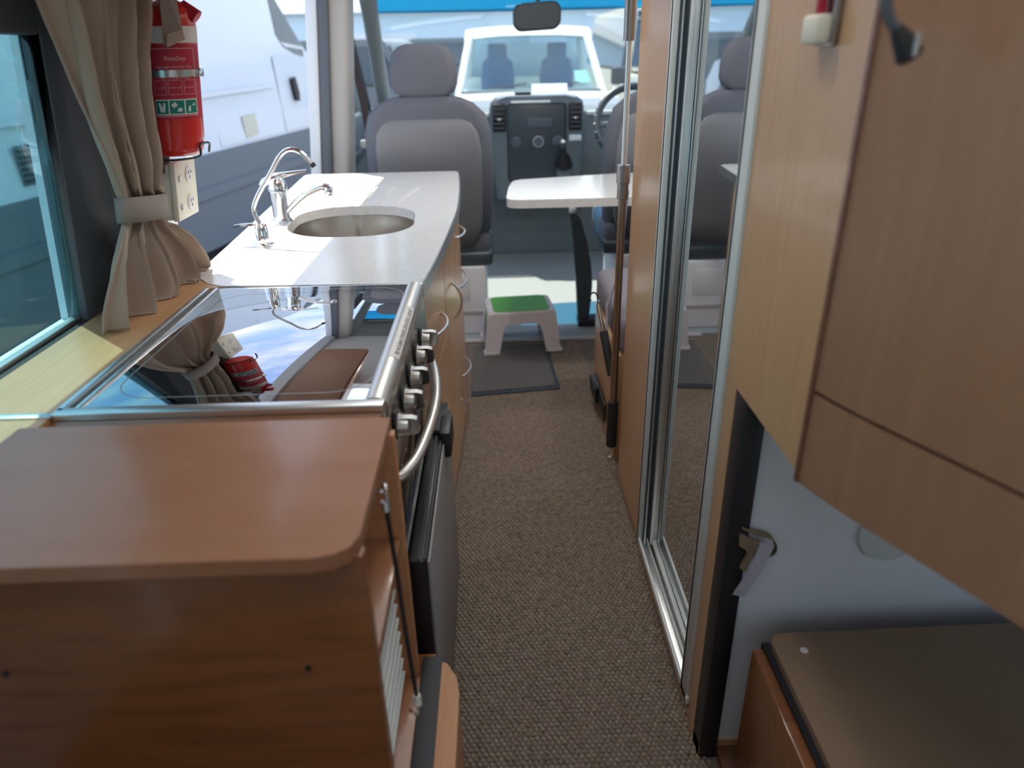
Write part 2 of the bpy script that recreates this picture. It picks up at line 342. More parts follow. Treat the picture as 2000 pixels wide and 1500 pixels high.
for a, b in grooves:
    a, b = Vector((*a, 0)), Vector((*b, 0)); t = (b-a).normalized(); n_ = Vector((-t.y, t.x, 0)); hl = []
    for i in range(7): an = math.pi*i/6; hl.append(a-t*math.sin(an)*.009+n_*math.cos(an)*.009)
    for i in range(7): an = math.pi*i/6; hl.append(b+t*math.sin(an)*.009-n_*math.cos(an)*.009)
    holes.append([(p.x, p.y) for p in hl])
ct = thing('sink_worktop', 'white sink worktop with a curved metal edged front', 'worktop', (-.5, 2.5, .87))
obj('slab', G().plate(outer, [bowl]+holes, .90, .868), 'white_lam', ct)
for hl in holes:
    obj('drain_groove', G().plate(hl, [], .8935, .89), 'white_lam', ct)
strip = [Vector((p.x, p.y, 0)) for p in cedge]
g = G(); rings = []
for p in strip: rings.append([(p.x+.0005, p.y, .9005), (p.x+.0045, p.y, .9005), (p.x+.0045, p.y, .866), (p.x+.0005, p.y, .866)])
g.loft(rings); obj('front_edge_strip', g, 'alu', ct)
obj('end_edge_strip', G().box(-.67, -.184, 1.640, 1.6475, .866, .9005, .001), 'alu', ct)
# sink bowl
def scale_ring(r, k, z, c=(-.482, 2.385)): return [(c[0]+(x-c[0])*k, c[1]+(y-c[1])*k, z) for x, y in r]
sk = thing('sink_bowl', 'brushed steel sink bowl set into the white worktop', 'sink', (-.48, 2.385, .72))
obj('basin', G().loft([scale_ring(bowl, k, z) for k, z in ((1.01, .868), (1.01, .862), (.985, .84), (.96, .80), (.93, .76), (.85, .735), (.6, .727), (.005, .724))]+[scale_ring(bowl, k, z) for k, z in ((.005, .718), (.6, .722), (.88, .730), (.95, .757), (.985, .80), (1.02, .84), (1.03, .868))], cap=False), 'bowl', sk)
obj('plug_waste', G().lathe([(.001, 0), (.03, 0), (.034, .004), (.001, .004)], (-.482, 2.385, .727)), 'chrome', sk)
# mixer tap
tp = thing('mixer_tap', 'chrome single lever mixer tap with a low curved spout at the sink', 'tap', (-.728, 2.40, .90))
bx, by = -.722, 2.40
obj('base_body', G().lathe([(.034, 0), (.034, .006), (.027, .012), (.026, .05), (.029, .075), (.029, .098)], (bx, by, .90)), 'chrome', tp)
obj('cap', G().lathe([(.029, .098), (.031, .10), (.031, .125), (.024, .14), (.001, .146)], (bx, by, .90)), 'chrome', tp)
obj('lever', G().loft([[(bx+x, by+.25*x+y*w_, z+h_*s_) for y, s_ in ((-1, -.3), (-.7, -1), (.7, -1), (1, -.3), (.8, .7), (0, 1), (-.8, .7))] for x, z, w_, h_ in ((-.052, 1.022, .012, .006), (-.042, 1.028, .022, .014), (-.01, 1.042, .028, .015), (.025, 1.050, .020, .009), (.06, 1.055, .014, .006), (.098, 1.058, .010, .004))]), 'chrome', tp, 60)
sp = catmull([(bx+.015, by, .925), (bx+.05, by-.005, .955), (bx+.10, by-.01, .992), (bx+.145, by-.012, 1.010), (bx+.172, by-.013, 1.008)], 6)
obj('spout', G().tube(sp, .0115, 12), 'chrome', tp)
obj('nozzle', G().lathe([(.0125, 0), (.0135, .004), (.0135, .02), (.012, .026)], (bx+.170, by-.013, .984)), 'chrome', tp)
# filter tap
ft = thing('filter_tap', 'slim chrome swan neck filter tap with flat lever beside the sink', 'tap', (-.688, 2.07, .90))
bx, by = -.688, 2.07
obj('base_ring', G().lathe([(.030, 0), (.030, .004), (.022, .008), (.001, .008)], (bx, by, .90)), 'chrome', ft)
obj('body', G().lathe([(.018, .006), (.018, .05), (.015, .056), (.012, .064), (.001, .066)], (bx, by, .90)), 'chrome', ft)
obj('lever', G().loft([[(bx+x, by-.02*x+y*w_, z+.003*s_) for y, s_ in ((-1, -1), (1, -1), (1, 1), (-1, 1))] for x, z, w_ in ((.015, .958, .007), (-.02, .962, .009), (-.06, .960, .008), (-.078, .957, .006))]), 'chrome', ft, 60)
nk = catmull([(bx, by, .96), (bx-.012, by, 1.0), (bx+.005, by, 1.04), (bx+.05, by, 1.10), (bx+.085, by, 1.148), (bx+.115, by, 1.166), (bx+.145, by, 1.158), (bx+.172, by, 1.128)], 7)
obj('swan_neck', G().tube(nk, .0068, 12), 'chrome', ft)
obj('outlet_tip', G().tube([nk[-1], nk[-1]+Vector((.006, 0, -.010))], .0074, 12), 'rubber', ft)

# ------------------------------------------------------------------ kitchen cabinets under the sink top
def fx(y): return interp(ftab, y)-.010
def front(y0, y1, z0, z1, out=0., th=.018, n=8):
    rings = []
    for i in range(n+1):
        y = y0+(y1-y0)*i/n; x = fx(y)+out
        rings.append([(x, y, z0), (x, y, z1), (x-th, y, z1), (x-th, y, z0)])
    return G().loft(rings)
def carcass(y0, y1, top=.866):
    n = 8; ys = [y0+(y1-y0)*i/n for i in range(n+1)]
    return G().plate([(fx(y)-.022, y) for y in ys]+[(-.72, y1), (-.72, y0)], [], top, 0)
def bow(p0, p1, out=.03, r=.0045):
    a, b = Vector(p0), Vector(p1); return G().tube([a+(b-a)*(i/14)+Vector((out*math.sin(math.pi*i/14)**.7, 0, 0)) for i in range(15)], r, 8)
def unit(y0, y1, fronts, label):
    t = thing('kitchen_cabinet', label, 'cabinet', (-.45, (y0+y1)/2, 0), 'cabinets below the sink worktop')
    obj('body', carcass(y0+.002, y1-.002, .866 if y0 < 2 else .712), 'beech', t)
    for kind, ya, yb, za, zb, hs in fronts:
        f = obj(kind, front(ya, yb, za, zb), 'beech', t)
        for h in hs: obj('handle', bow(*h), 'alu', f)
    return t
def hh(y0, y1, z): return ((fx(y0), y0, z), (fx(y1), y1, z))
def hv(y, z0, z1): return ((fx(y), y, z0), (fx(y), y, z1))
unit(1.655, 2.10, [('drawer', 1.66, 2.095, .60, .855, [hh(1.77, 1.97, .71)]), ('door', 1.66, 2.095, .06, .595, [])], 'nearest wooden cabinet with a bow handled drawer, next to the cooker')
unit(2.10, 2.46, [('door', 2.105, 2.455, .06, .855, [hv(2.30, .575, .70), hv(2.36, .11, .235)])], 'middle wooden cabinet with one tall door and upright bow handles')
unit(2.46, 3.16, [('drawer', 2.465, 3.155, .70, .855, [hh(2.58, 2.78, .785)]), ('drawer', 2.465, 3.155, .44, .695, [hh(2.54, 2.80, .605)]), ('drawer', 2.465, 3.155, .06, .435, [hh(2.50, 2.70, .262)])], 'farthest wooden cabinet with three drawers beside the passenger seat')

# ------------------------------------------------------------------ cooker with glass lid
ck = thing('cooker', 'built in steel cooker with a shiny black glass lid and five knobs', 'cooker', (-.45, 1.31, .60))
obj('body', G().box(-.70, -.20, 1.0, 1.635, .60, .892), 'panel_steel', ck)
gl = obj('glass_lid', G().box(-.672, -.212, 1.012, 1.636, .896, .902, .0015), 'black_glass', ck)
o_ = rr(-.433, 1.33, .43, .57, .07, 6); i_ = rr(-.433, 1.33, .426, .566, .068, 6)
g = G(); n = len(o_); g.add([(x, y, .90225) for x, y in o_]+[(x, y, .90225) for x, y in i_], [(i, (i+1) % n, n+(i+1) % n, n+i) for i in range(n)])
obj('printed_border', g, mat('border_print', (.30, .30, .32), .3), gl)
obj('side_rail', G().box(-.703, -.690, 1.0, 1.638, .89, .906, .002), 'alu', ck)
obj('side_rail', G().box(-.678, -.668, 1.012, 1.638, .89, .905, .002), 'alu', ck)
obj('rail_gap', G().box(-.690, -.678, 1.0, 1.638, .88, .897), 'black', ck)
obj('near_trim', G().box(-.703, -.187, .988, 1.012, .878, .906, .003), 'alu', ck)
g = G(); rings = []
for y in (1.013, 1.638): rings.append([(-.222, y, .899)]+[(-.206+.024*math.sin(a)*1.0, y, .886+.022*math.cos(a)) for a in [math.radians(d) for d in (-20, 0, 20, 40, 60, 80, 100)]]+[(-.186, y, .862), (-.222, y, .862)])
bar = obj('top_bar', g.loft(rings), 'satin', ck, 50)
# label on the bar
def barpt(u, w_):   # u along y, w angle deg
    a = math.radians(w_); return Vector((-.206+.0244*math.sin(a), u, .886+.0224*math.cos(a)))
g = G(); rings = [[barpt(y, w_) for w_ in range(8, 64, 8)] for y in (1.18, 1.46)]
lb = obj('warning_sticker', g.loft(rings, cap=False, closed=False), 'label_white', ck, 60)
tg = text_geo('DO NOT TOUCH HOT SURFACE WHEN IN USE', .02, .25)
tg.map(lambda v: barpt(1.32-v.x, 36+v.y*1500)+Vector((.0003, 0, .0004)))
obj('lettering', tg, 'ink', ck, 0)
cpn = G().loft([[(-.186, y, .872), (-.178, y, .775), (-.20, y, .775), (-.20, y, .872)] for y in (1.0, 1.635)])
obj('control_panel', cpn, 'panel_steel', ck)
for y, z in ((1.055, .833), (1.155, .832), (1.262, .830), (1.378, .826), (1.49, .820)):
    kx = -.182; k = obj('knob', G().lathe([(.021, 0), (.022, .004), (.019, .008), (.017, .022), (.012, .026), (.001, .027)], (kx, y, z), (1, 0, -.05)), 'satin', ck)
    obj('skirt', G().lathe([(.0235, 0), (.0245, .003), (.023, .005)], (kx, y, z), (1, 0, -.05)), 'black', k)
    obj('grip', G().loft([[(kx+dx_, y+a*.0045, z+b*h_) for a, b in ((-1, -1), (1, -1), (1, 1), (-1, 1))] for dx_, h_ in ((.006, .0205), (.028, .021), (.038, .017), (.040, .012))]).rot(.35, 'X', (kx, y, z)), 'panel_steel', k, 25)
hp = catmull([(-.188, .995, .762), (-.166, 1.02, .762), (-.146, 1.10, .764), (-.134, 1.25, .766), (-.142, 1.387, .766), (-.166, 1.51, .765), (-.19, 1.545, .764)], 8)
obj('oven_handle', G().tube(hp, .0098, 12), 'satin', ck)
od = obj('oven_door', G().box(-.205, -.180, 1.0, 1.635, .61, .77, .004), 'panel_steel', ck)
obj('door_glass', G().box(-.1805, -.1785, 1.05, 1.585, .635, .745, .002), 'oven_glass', od)

# ------------------------------------------------------------------ fridge
fr = thing('fridge', 'low fridge with grey door and black frame under the cooker', 'fridge', (-.4, 1.31, 0))
obj('cabinet', G().box(-.68, -.178, 1.0, 1.62, .02, .588, .004), 'black_gloss', fr)
dr = obj('door', G().box(-.176, -.142, .998, 1.622, .045, .590, .004), 'black_gloss', fr)
obj('door_panel', G().box(-.143, -.1375, 1.004, 1.612, .06, .583, .002), 'fridge_door', dr)
obj('top_strip', G().box(-.160, -.154, 1.0, 1.62, .589, .593, .001), 'rubber', dr)
obj('top_strip', G().box(-.149, -.143, 1.0, 1.62, .589, .593, .001), 'rubber', dr)
lt = obj('latch', G().box(-.150, -.122, 1.42, 1.52, .545, .612, .008), 'black', fr)
obj('catch', G().box(-.168, -.13, 1.45, 1.56, .59, .604, .004), 'rubber', lt)
obj('plinth', G().box(-.66, -.185, 1.0, 1.62, 0, .02), 'black', fr)

# ------------------------------------------------------------------ storage cabinet in the foreground
sc = thing('storage_cabinet', 'brown wooden storage cabinet with an open side, nearest the camera', 'cabinet', (-.45, .78, .42))
tpo = [(-.712, .602), (-.21, .602), (-.186, .607), (-.170, .619), (-.162, .640), (-.165, .918), (-.702, .918)]
obj('top_panel', G().plate(tpo, [], .92, .90), 'cherry_top', sc)
obj('top_underside', G().plate(tpo, [], .9003, .8995), 'cherry', sc)
ep = obj('end_panel', G().box(-.70, -.160, .630, .648, .42, .899, .002), 'cherry', sc)
for x, z in ((-.601, .741), (-.243, .734)): obj('screw_cap', G().lathe([(.004, 0), (.004, .002), (.001, .0025)], (x, .630, z), (0, -1, 0), 12), 'black', ep)
obj('far_panel', G().box(-.70, -.160, .900, .918, .42, .899, .001), 'shelfwood', sc)
obj('shelf_board', G().box(-.69, -.166, .648, .900, .700, .718, .001), 'cherry_top', sc)
obj('bottom_board', G().box(-.69, -.157, .648, .900, .405, .42, .001), 'cherry_top', sc)
obj('rear_filler', G().box(-.70, -.19, .918, .986, .86, .893), 'cherry', sc)
obj('upper_rail', G().box(-.30, -.285, .648, .900, .718, .899), 'shelfwood', sc)
ip = obj('inner_panel', G().box(-.200, -.189, .648, .900, .42, .700), 'shelfwood', sc)
vg = obj('vent_grille', G().box(-.189, -.184, .655, .875, .45, .665, .002), 'black', sc)
for i in range(7):
    obj('slat', G().box(-.185, -.176, .66, .870, .464+i*.029, .4675+i*.029, .001), 'alu_paint', vg)
ec = thing('elastic_cord', 'thin black elastic cord hooked across the open cabinet side', 'cord', (-.148, .72, .73))
cp_ = [Vector((-.153, .752, .888)), Vector((-.146, .738, .80)), Vector((-.139, .722, .68)), Vector((-.131, .708, .575))]
obj('cord', G().tube(catmull(cp_, 6), .0032, 8), 'black', ec)
obj('hook', G().tube(catmull([(-.152, .752, .886), (-.151, .757, .90), (-.154, .766, .903), (-.158, .769, .897), (-.160, .766, .89)], 5), .0022, 8), 'chrome', ec)
obj('ferrule', G().tube([cp_[0], cp_[0]+Vector((.001, -.002, -.014))], .0055, 10), 'chrome', ec)
obj('ferrule', G().tube([cp_[-1], cp_[-1]+Vector((-.001, .002, .016))], .0055, 10), 'cream_plastic', ec)
obj('hook', G().tube(catmull([cp_[-1], (-.131, .706, .563), (-.134, .709, .555), (-.140, .711, .556), (-.143, .708, .563)], 5), .0022, 8), 'chrome', ec)
lc = thing('base_cabinet', 'low wooden base carrying the storage cabinet, with a dark top strip', 'cabinet', (-.4, .6, 0))
obj('body', G().box(-.73, -.135, -.3, .965, 0, .404), 'cherry', lc)
obj('dark_strip', G().box(-.157, -.121, -.3, .945, .395, .4195, .002), 'rubber', lc)
obj('edge_board', G().plate([(-.121, -.3), (-.088, -.3), (-.088, .86), (-.094, .895), (-.112, .925), (-.121, .93)], [], .421, .0), 'shelfwood', lc)

# ------------------------------------------------------------------ curtain, extinguisher, socket
cu = thing('curtain', 'beige brown curtain gathered by a tie band beside the kitchen window', 'curtain', (-.8, 1.55, .9))
rows = [(1.66, 1.28, 1.665, .035), (1.50, 1.33, 1.625, .034), (1.416, 1.359, 1.582, .032), (1.325, 1.383, 1.567, .030), (1.225, 1.427, 1.585, .026), (1.160, 1.458, 1.60, .018), (1.135, 1.470, 1.640, .010), (1.10, 1.468, 1.632, .009), (1.06, 1.43, 1.67, .018), (1.02, 1.39, 1.735, .028), (.975, 1.36, 1.80, .034), (.94, 1.345, 1.83, .036), (.905, 1.34, 1.80, .036)]
NU = 96; rings = []; cr_rows = catmull([(a, b, c) for a, b, c, d in rows], 5); amps = catmull([(d, 0, 0) for a, b, c, d in rows], 5)
for (z, yl, yr), am in zip(cr_rows, amps):
    r_ = []
    for i in range(NU+1):
        u = i/NU; ph = u*2*math.pi*4.2+.7*math.sin(z*7)
        fold = (math.sin(ph)+.35*math.sin(2.3*ph+1.3+z*3))*min(1, (1-u)/.12+(1 if z < 1.05 else 0))
        y = yl+(yr-yl)*u+.012*math.cos(ph)*min(1, am/.03)
        bulge = .02*math.sin(math.pi*u)
        x = -.795+am[0]*fold*.75+bulge+(.030*u*min(1, max(0, (z-1.08)/.12)))
        zz = z-(.055*u*max(0, (1.0-z)/.12) if z < 1.0 else 0)
        r_.append(Vector((x+.115*(z-.89), y, max(zz, .904))))
    rings.append(r_)
co = obj('cloth', G().loft(rings, cap=False, closed=False), 'curtain', cu, 80)
sd = co.modifiers.new('thick', 'SOLIDIFY'); sd.thickness = .003
hem = [[p+Vector((.004, -.012*k, 0)) for k in (0, 1)] for p in (r_[0] for r_ in rings)]
ho = obj('hem_border', G().loft([[a+Vector((0, .022, 0)), b] for a, b in hem], cap=False, closed=False), 'curtain', cu, 80)
sd = ho.modifiers.new('thick', 'SOLIDIFY'); sd.thickness = .004
band = []
for i in range(41):
    a = 2*math.pi*i/40; band.append((1.552+.093*math.cos(a), .036*math.sin(a)))
bo = obj('tie_band', G().loft([[Vector((-.785+x+.115*(z-.89), y, z-.12*(y-1.552))) for y, x in band[:-1]] for z in (1.088, 1.11, 1.139)], cap=False), 'band', cu, 80)
sd = bo.modifiers.new('thick', 'SOLIDIFY'); sd.thickness = .003
tf = thing('curtain_tab', 'hanging fabric tie tab overlapping the top of the fire extinguisher', 'tie', (-.68, 1.66, 1.45))
obj('strap', G().loft([[(-.668, 1.655, 1.57), (-.664, 1.715, 1.57), (-.666, 1.715, 1.57), (-.67, 1.655, 1.57)], [(-.676, 1.632, 1.425), (-.646, 1.668, 1.44), (-.648, 1.67, 1.44), (-.678, 1.634, 1.425)]]), 'band', tf)
obj('fastener_patch', G().loft([[(-.667, 1.6345, 1.446), (-.645, 1.660, 1.456), (-.6465, 1.662, 1.456), (-.6685, 1.6365, 1.446)], [(-.670, 1.629, 1.422), (-.642, 1.663, 1.437), (-.6435, 1.665, 1.437), (-.6715, 1.631, 1.422)]]), 'curtain', tf)
# fire extinguisher
EX, EY, EZ, ER, EK = -.726, 1.72, 1.205, .0545, .125
ex = thing('fire_extinguisher', 'red fire extinguisher strapped to the pillar above the power socket', 'extinguisher', (EX, EY, EZ))
def exl(v): return Vector((v.x+EK*(v.z-EZ), v.y, v.z))
obj('cylinder', G().lathe([(.02, -.004), (.042, -.004), (.050, .004), (.052, .012), (.0525, .028), (ER, .034), (ER, .262), (.053, .275), (.047, .29), (.035, .302), (.022, .308), (.018, .312)], (EX, EY, EZ), n=40).map(exl), 'red', ex)
vb = obj('valve_head', G().lathe([(.018, .308), (.018, .33), (.024, .332), (.024, .36), (.001, .362)], (EX, EY, EZ), n=20).map(exl), 'red', ex)
obj('squeeze_lever', G().box(EX-.015, EX+.07, EY-.012, EY+.012, EZ+.312, EZ+.338, .006).map(exl), 'red', vb)
obj('discharge_nozzle', G().tube([(EX+.03, EY, EZ+.30), (EX+.062, EY, EZ+.275)], [.010, .014], 12).map(exl), 'label_red', vb)
A0 = math.radians(-58)      # label faces the camera: angle 0 = +x, -90 = -y
def cyl(u, h, r=ER+.0006): a = A0+u/ER; return exl(Vector((EX+r*math.cos(a), EY+r*math.sin(a), EZ+h)))
def patch(u0, u1, h0, h1, r=ER+.0006, n=14):
    return G().loft([[cyl(u0+(u1-u0)*i/n, h, r) for i in range(n+1)] for h in (h0, h1)], cap=False, closed=False)
obj('white_band', patch(-.09, .09, .226, .258, n=30), 'label_white', ex)
rl = obj('red_label', patch(-.075, .062, .075, .222), 'label_red', ex)
r2 = ER+.0011
def frame(u0, u1, h0, h1, t=.0012):
    g = patch(u0, u1, h1-t, h1, r2); 
    for q in (patch(u0, u1, h0, h0+t, r2), patch(u0, u0+t, h0, h1, r2), patch(u1-t, u1, h0, h1, r2)): g.add(q.v, q.f)
    return g
obj('label_border', frame(-.062, .040, .081, .216), 'label_pink', rl)
obj('warning_panels', (lambda a, b, c: a.add(b.v, b.f).add(c.v, c.f))(frame(-.052, -.026, .125, .154, .0007), frame(-.022, .006, .125, .154, .0007), frame(.010, .036, .125, .154, .0007)), 'label_pink', rl)
for body, u, h, s_, wd in (('FlameStop', -.004, .196, .013, .042), ('1.0KG ABE POWDER TYPE', -.008, .179, .0065, .075), ('FIRE EXTINGUISHER', -.006, .158, .0055, .062), ('WOOD PAPER', -.037, .139, .0035, .022), ('FLAMMABLE LIQUID', -.007, .139, .0035, .024), ('ELECTRICAL', .023, .139, .0035, .022)):
    tg = text_geo(body, s_, wd); tg.map(lambda v: cyl(u+v.x, h+v.y, r2)); obj('lettering', tg, 'label_pink', rl, 0)
gp = obj('green_panel', patch(-.054, .038, .084, .116, r2), 'label_white', rl)
for k, (u0, u1) in enumerate(((-.052, -.025), (-.022, .007), (.010, .036))):
    obj('pictogram_field', patch(u0, u1, .0865, .1135, r2+.0004), 'label_green', gp)
r3 = r2+.0009
def poly(pts, ox, oz): return G().add([cyl(ox+x, oz+z, r3) for x, z in pts], [list(range(len(pts)))])
pg = poly([(-.008, .009), (.008, .009), (.006, -.010), (-.004, -.010)], -.038, .10)
for q in (poly([(-.010, .002), (-.002, .008), (.003, .001), (-.005, -.005)], -.009, .103), poly([(-.001, -.009), (.009, -.009), (.010, -.003), (.003, -.001)], -.007, .10), poly([(-.004, -.009), (.001, -.009), (.002, .003), (-.003, .002)], .019, .099), poly([(.002, .003), (.009, .008), (.008, .001)], .022, .10)): pg.add(q.v, q.f)
obj('pictograms', pg, 'label_white', gp, 0)
sb = obj('clamp_strap', G().loft([[cyl(-.12+.24*i/40, h, r) for i in range(41)] for h, r in ((.160, ER+.001), (.160, ER+.003), (.174, ER+.003), (.174, ER+.001))], cap=False, closed=False), 'steel', ex)
obj('buckle', G().box(EX+ER-.002, EX+ER+.012, EY-.012, EY+.006, EZ+.158, EZ+.177, .004).map(exl), 'chrome', sb)
obj('wall_bracket', G().box(-.90, -.80, EY-.02, EY+.03, 1.16, 1.52, .004).map(lean), 'rubber', ex)
wr = [(-.80, EY-.03, 1.215), (EX-.03, EY-.05, 1.20), (EX-.01, EY-.058, 1.195), (EX+.03, EY-.045, 1.196), (EX+.052, EY-.02, 1.20), (EX+.055, EY-.018, 1.222), (EX+.058, EY+.03, 1.222), (EX+.045, EY+.055, 1.20)]
obj('cradle_wire', G().tube(catmull(wr, 5), .0026, 8), 'black', ex)
# power socket
ps = thing('power_socket', 'cream double power socket block on the pillar under the extinguisher', 'socket', (-.79, 1.77, 1.05))
obj('mounting_block', G().box(-.84, -.790, 1.715, 1.832, 1.05, 1.18, .004).map(lean), 'cream_plastic', ps)
fp = obj('face_plate', G().box(-.792, -.776, 1.712, 1.835, 1.047, 1.183, .004).map(lean), 'cream_plastic', ps)
for z in (1.082, 1.148):
    obj('outlet', G().lathe([(.019, 0), (.019, .004), (.017, .005), (.001, .005)], (-.777, 1.785, z), (1, 0, 0), 20).map(lean), 'white_plastic', fp)
    s_ = G()
    for dy_, dz_ in ((-.007, .005), (.007, .005), (0, -.007)): s_.box(-.7725, -.7712, 1.785+dy_-.001, 1.785+dy_+.001, z+dz_-.004, z+dz_+.004)
    obj('slots', s_.map(lean), 'ink', fp)
    obj('switch', G().box(-.777, -.770, 1.724, 1.736, z-.010, z+.004, .002).map(lean), 'white_plastic', fp)
# ceiling locker over the kitchen (seen mirrored in the lid)
ol = thing('ceiling_locker', 'brown wooden locker hanging from the ceiling above the cooker', 'cabinet', (-.5, 2.0, 1.66))
obj('body', G().plate([(-.60, 1.2), (-.32, 1.2), (-.32, 2.53), (-.55, 2.55), (-.585, 2.54), (-.597, 2.515), (-.60, 2.49)], [], 2.08, 1.66).add([(-.60, 1.2, 1.66), (-.32, 1.2, 1.66), (-.32, 2.53, 1.66), (-.55, 2.55, 1.66), (-.585, 2.54, 1.66), (-.597, 2.515, 1.66), (-.60, 2.49, 1.66)], [[0, 1, 2, 3, 4, 5, 6]]), 'locker', ol)
for y0 in (1.22, 1.66, 2.10): obj('flap_door', G().box(-.32, -.305, y0, y0+.42, 1.68, 2.06, .003), 'locker', ol)

# ceiling lamps added out of view to brighten the interior
FILL_W = 2.4
for (lx, ly, lb_) in ((.05, 1.15, 'round ceiling lamp nearest the camera over the aisle'), (.98, 2.6, 'round ceiling lamp above the dinette bench'), (.05, 2.65, 'round ceiling lamp over the aisle beside the sink'), (.27, 3.4, 'round ceiling lamp above the table near the cab')):
    t = thing('ceiling_lamp', lb_, 'lamp', (lx, ly, 2.05), 'round ceiling lamps')
    obj('bezel', G().lathe([(.075, .03), (.08, .022), (.078, .006), (.068, 0), (.066, .008), (.066, .03)], (lx, ly, 2.05), n=28), 'white_plastic', t)
    obj('lens', G().lathe([(.001, .010), (.066, .010), (.066, .014), (.001, .014)], (lx, ly, 2.05), n=28), 'led', t)
    ll = bpy.data.lights.new('lamp_light', 'AREA'); ll.shape = 'DISK'; ll.size = .13; ll.energy = FILL_W*(.4 if ly < 1.5 else 1.15); ll.color = (1, .97, .93)
    lo_b = bpy.data.objects.new('lamp_light', ll); COL.objects.link(lo_b); lo_b.parent = t; lo_b.location = (0, 0, -.004)

# ------------------------------------------------------------------ wardrobe with mirror door
wd = thing('wardrobe', 'tall beech wardrobe with a sliding mirror door in aluminium frame', 'wardrobe', (.8, 1.6, 0))
g = G().box(.402, .47, 1.745, 2.13, .035, 2.08).box(.402, .47, 1.086, 1.144, .035, 2.08).box(.402, .47, 1.135, 1.735, .012, .045).box(.402, .47, 1.135, 1.735, 1.98, 2.08)
obj('front_frame', g, 'beech', wd)
obj('carcass', G().box(.47, XR-.005, 1.088, 1.10, .012, 2.08).box(.47, XR-.005, 2.115, 2.13, .012, 2.08).box(.56, XR-.005, 1.10, 2.115, .012, .03), 'beech', wd)
obj('plinth', G().box(.408, .50, 1.05, 2.12, 0, .035), 'beech', wd)
obj('near_stile', G().box(.402, .44, 1.036, 1.136, .0, .035), 'beech', wd)
# outer fixed aluminium surround
obj('frame_upright', G().box(.396, .410, 1.722, 1.755, .045, 1.98, .003), 'alu_paint', wd)
obj('frame_upright', G().box(.396, .428, 1.142, 1.192, .045, 1.98, .003), 'alu_paint', wd)
obj('frame_line', G().box(.3945, .397, 1.734, 1.738, .05, 1.98), 'black', wd)
obj('frame_line', G().box(.3945, .397, 1.178, 1.182, .05, 1.98), 'black', wd)
jb = obj('jamb_lining', G().box(.410, .445, 1.718, 1.735, .05, 1.98), 'dash_dark', wd)
obj('jamb_bead', G().box(.413, .417, 1.714, 1.719, .05, 1.96), 'alu', jb)
bt = obj('bottom_track', G().box(.398, .47, 1.135, 1.735, .045, .050, .001), 'alu', wd)
obj('track_lip', G().box(.396, .404, 1.135, 1.735, .045, .066, .002), 'alu_paint', bt)
obj('track_lip', G().box(.420, .4235, 1.135, 1.735, .045, .066, .001), 'alu_paint', bt)
obj('top_track', G().box(.398, .47, 1.135, 1.735, 1.96, 1.98, .001), 'alu', wd)
md = obj('mirror_door', G().box(.436, .440, 1.15, 1.70, .072, 1.955), 'mirror', wd)
obj('door_stile', G().box(.425, .442, 1.690, 1.714, .062, 1.96, .003), 'alu', md)
obj('door_stile_groove', G().box(.4235, .4255, 1.698, 1.703, .065, 1.96), 'dash_dark', md)
obj('door_stile', G().box(.430, .442, 1.145, 1.168, .062, 1.96, .003), 'alu', md)
obj('bottom_rail', G().box(.430, .442, 1.168, 1.690, .062, .080, .002), 'alu_paint', md)

# ------------------------------------------------------------------ awning rods at the wardrobe corner
def hook(p, up, s_=1):
    x, y, z = p
    return G().tube(catmull([(x, y, z), (x, y, z-.012*up), (x+.008, y, z-.03*up), (x+.004, y, z-.046*up), (x-.012, y, z-.052*up), (x-.024, y, z-.042*up), (x-.028, y, z-.034*up)], 5), .0032, 8)
RX, RY = .384, 2.19
ar = thing('awning_rod', 'upright telescopic metal rod with black foam grip and hook at the wardrobe corner', 'rod', (RX, RY, .06))
obj('lower_tube', G().tube([(RX, RY, .14), (RX, RY, 1.02)], .0125, 14), 'pole', ar)
obj('upper_tube', G().tube([(RX, RY, 1.0), (RX, RY, 1.9)], .0085, 14), 'alu', ar)
obj('clamp', G().tube([(RX, RY, .985), (RX, RY, 1.03), (RX, RY, 1.032), (RX, RY, 1.085)], [.0175, .0175, .0205, .0205], 14), 'panel_steel', ar)
obj('foam_grip', G().tube([(RX, RY, .115), (RX, RY, .29)], .0185, 14), 'foam', ar)
obj('upper_grip', G().tube([(RX, RY, 1.42), (RX, RY, 1.62)], .0175, 14), 'panel_steel', ar)
obj('hook', hook((RX, RY, .118), 1), 'chrome', ar)
ar2 = thing('awning_rod', 'second metal rod leaning behind the upright one, hook end up', 'rod', (.39, 2.25, .1))
obj('tube', G().tube([(.397, 2.235, .16), (.392, 2.25, .33), (.352, 2.405, .575)], .008, 12), 'pole', ar2)
obj('foam_grip', G().tube([(.388, 2.268, .355), (.366, 2.35, .49)], .015, 12), 'foam', ar2)
obj('hook', G().tube(catmull([(.352, 2.405, .575), (.350, 2.415, .595), (.345, 2.42, .61), (.332, 2.42, .612), (.322, 2.42, .598), (.328, 2.42, .582)], 5), .003, 8), 'black', ar2)

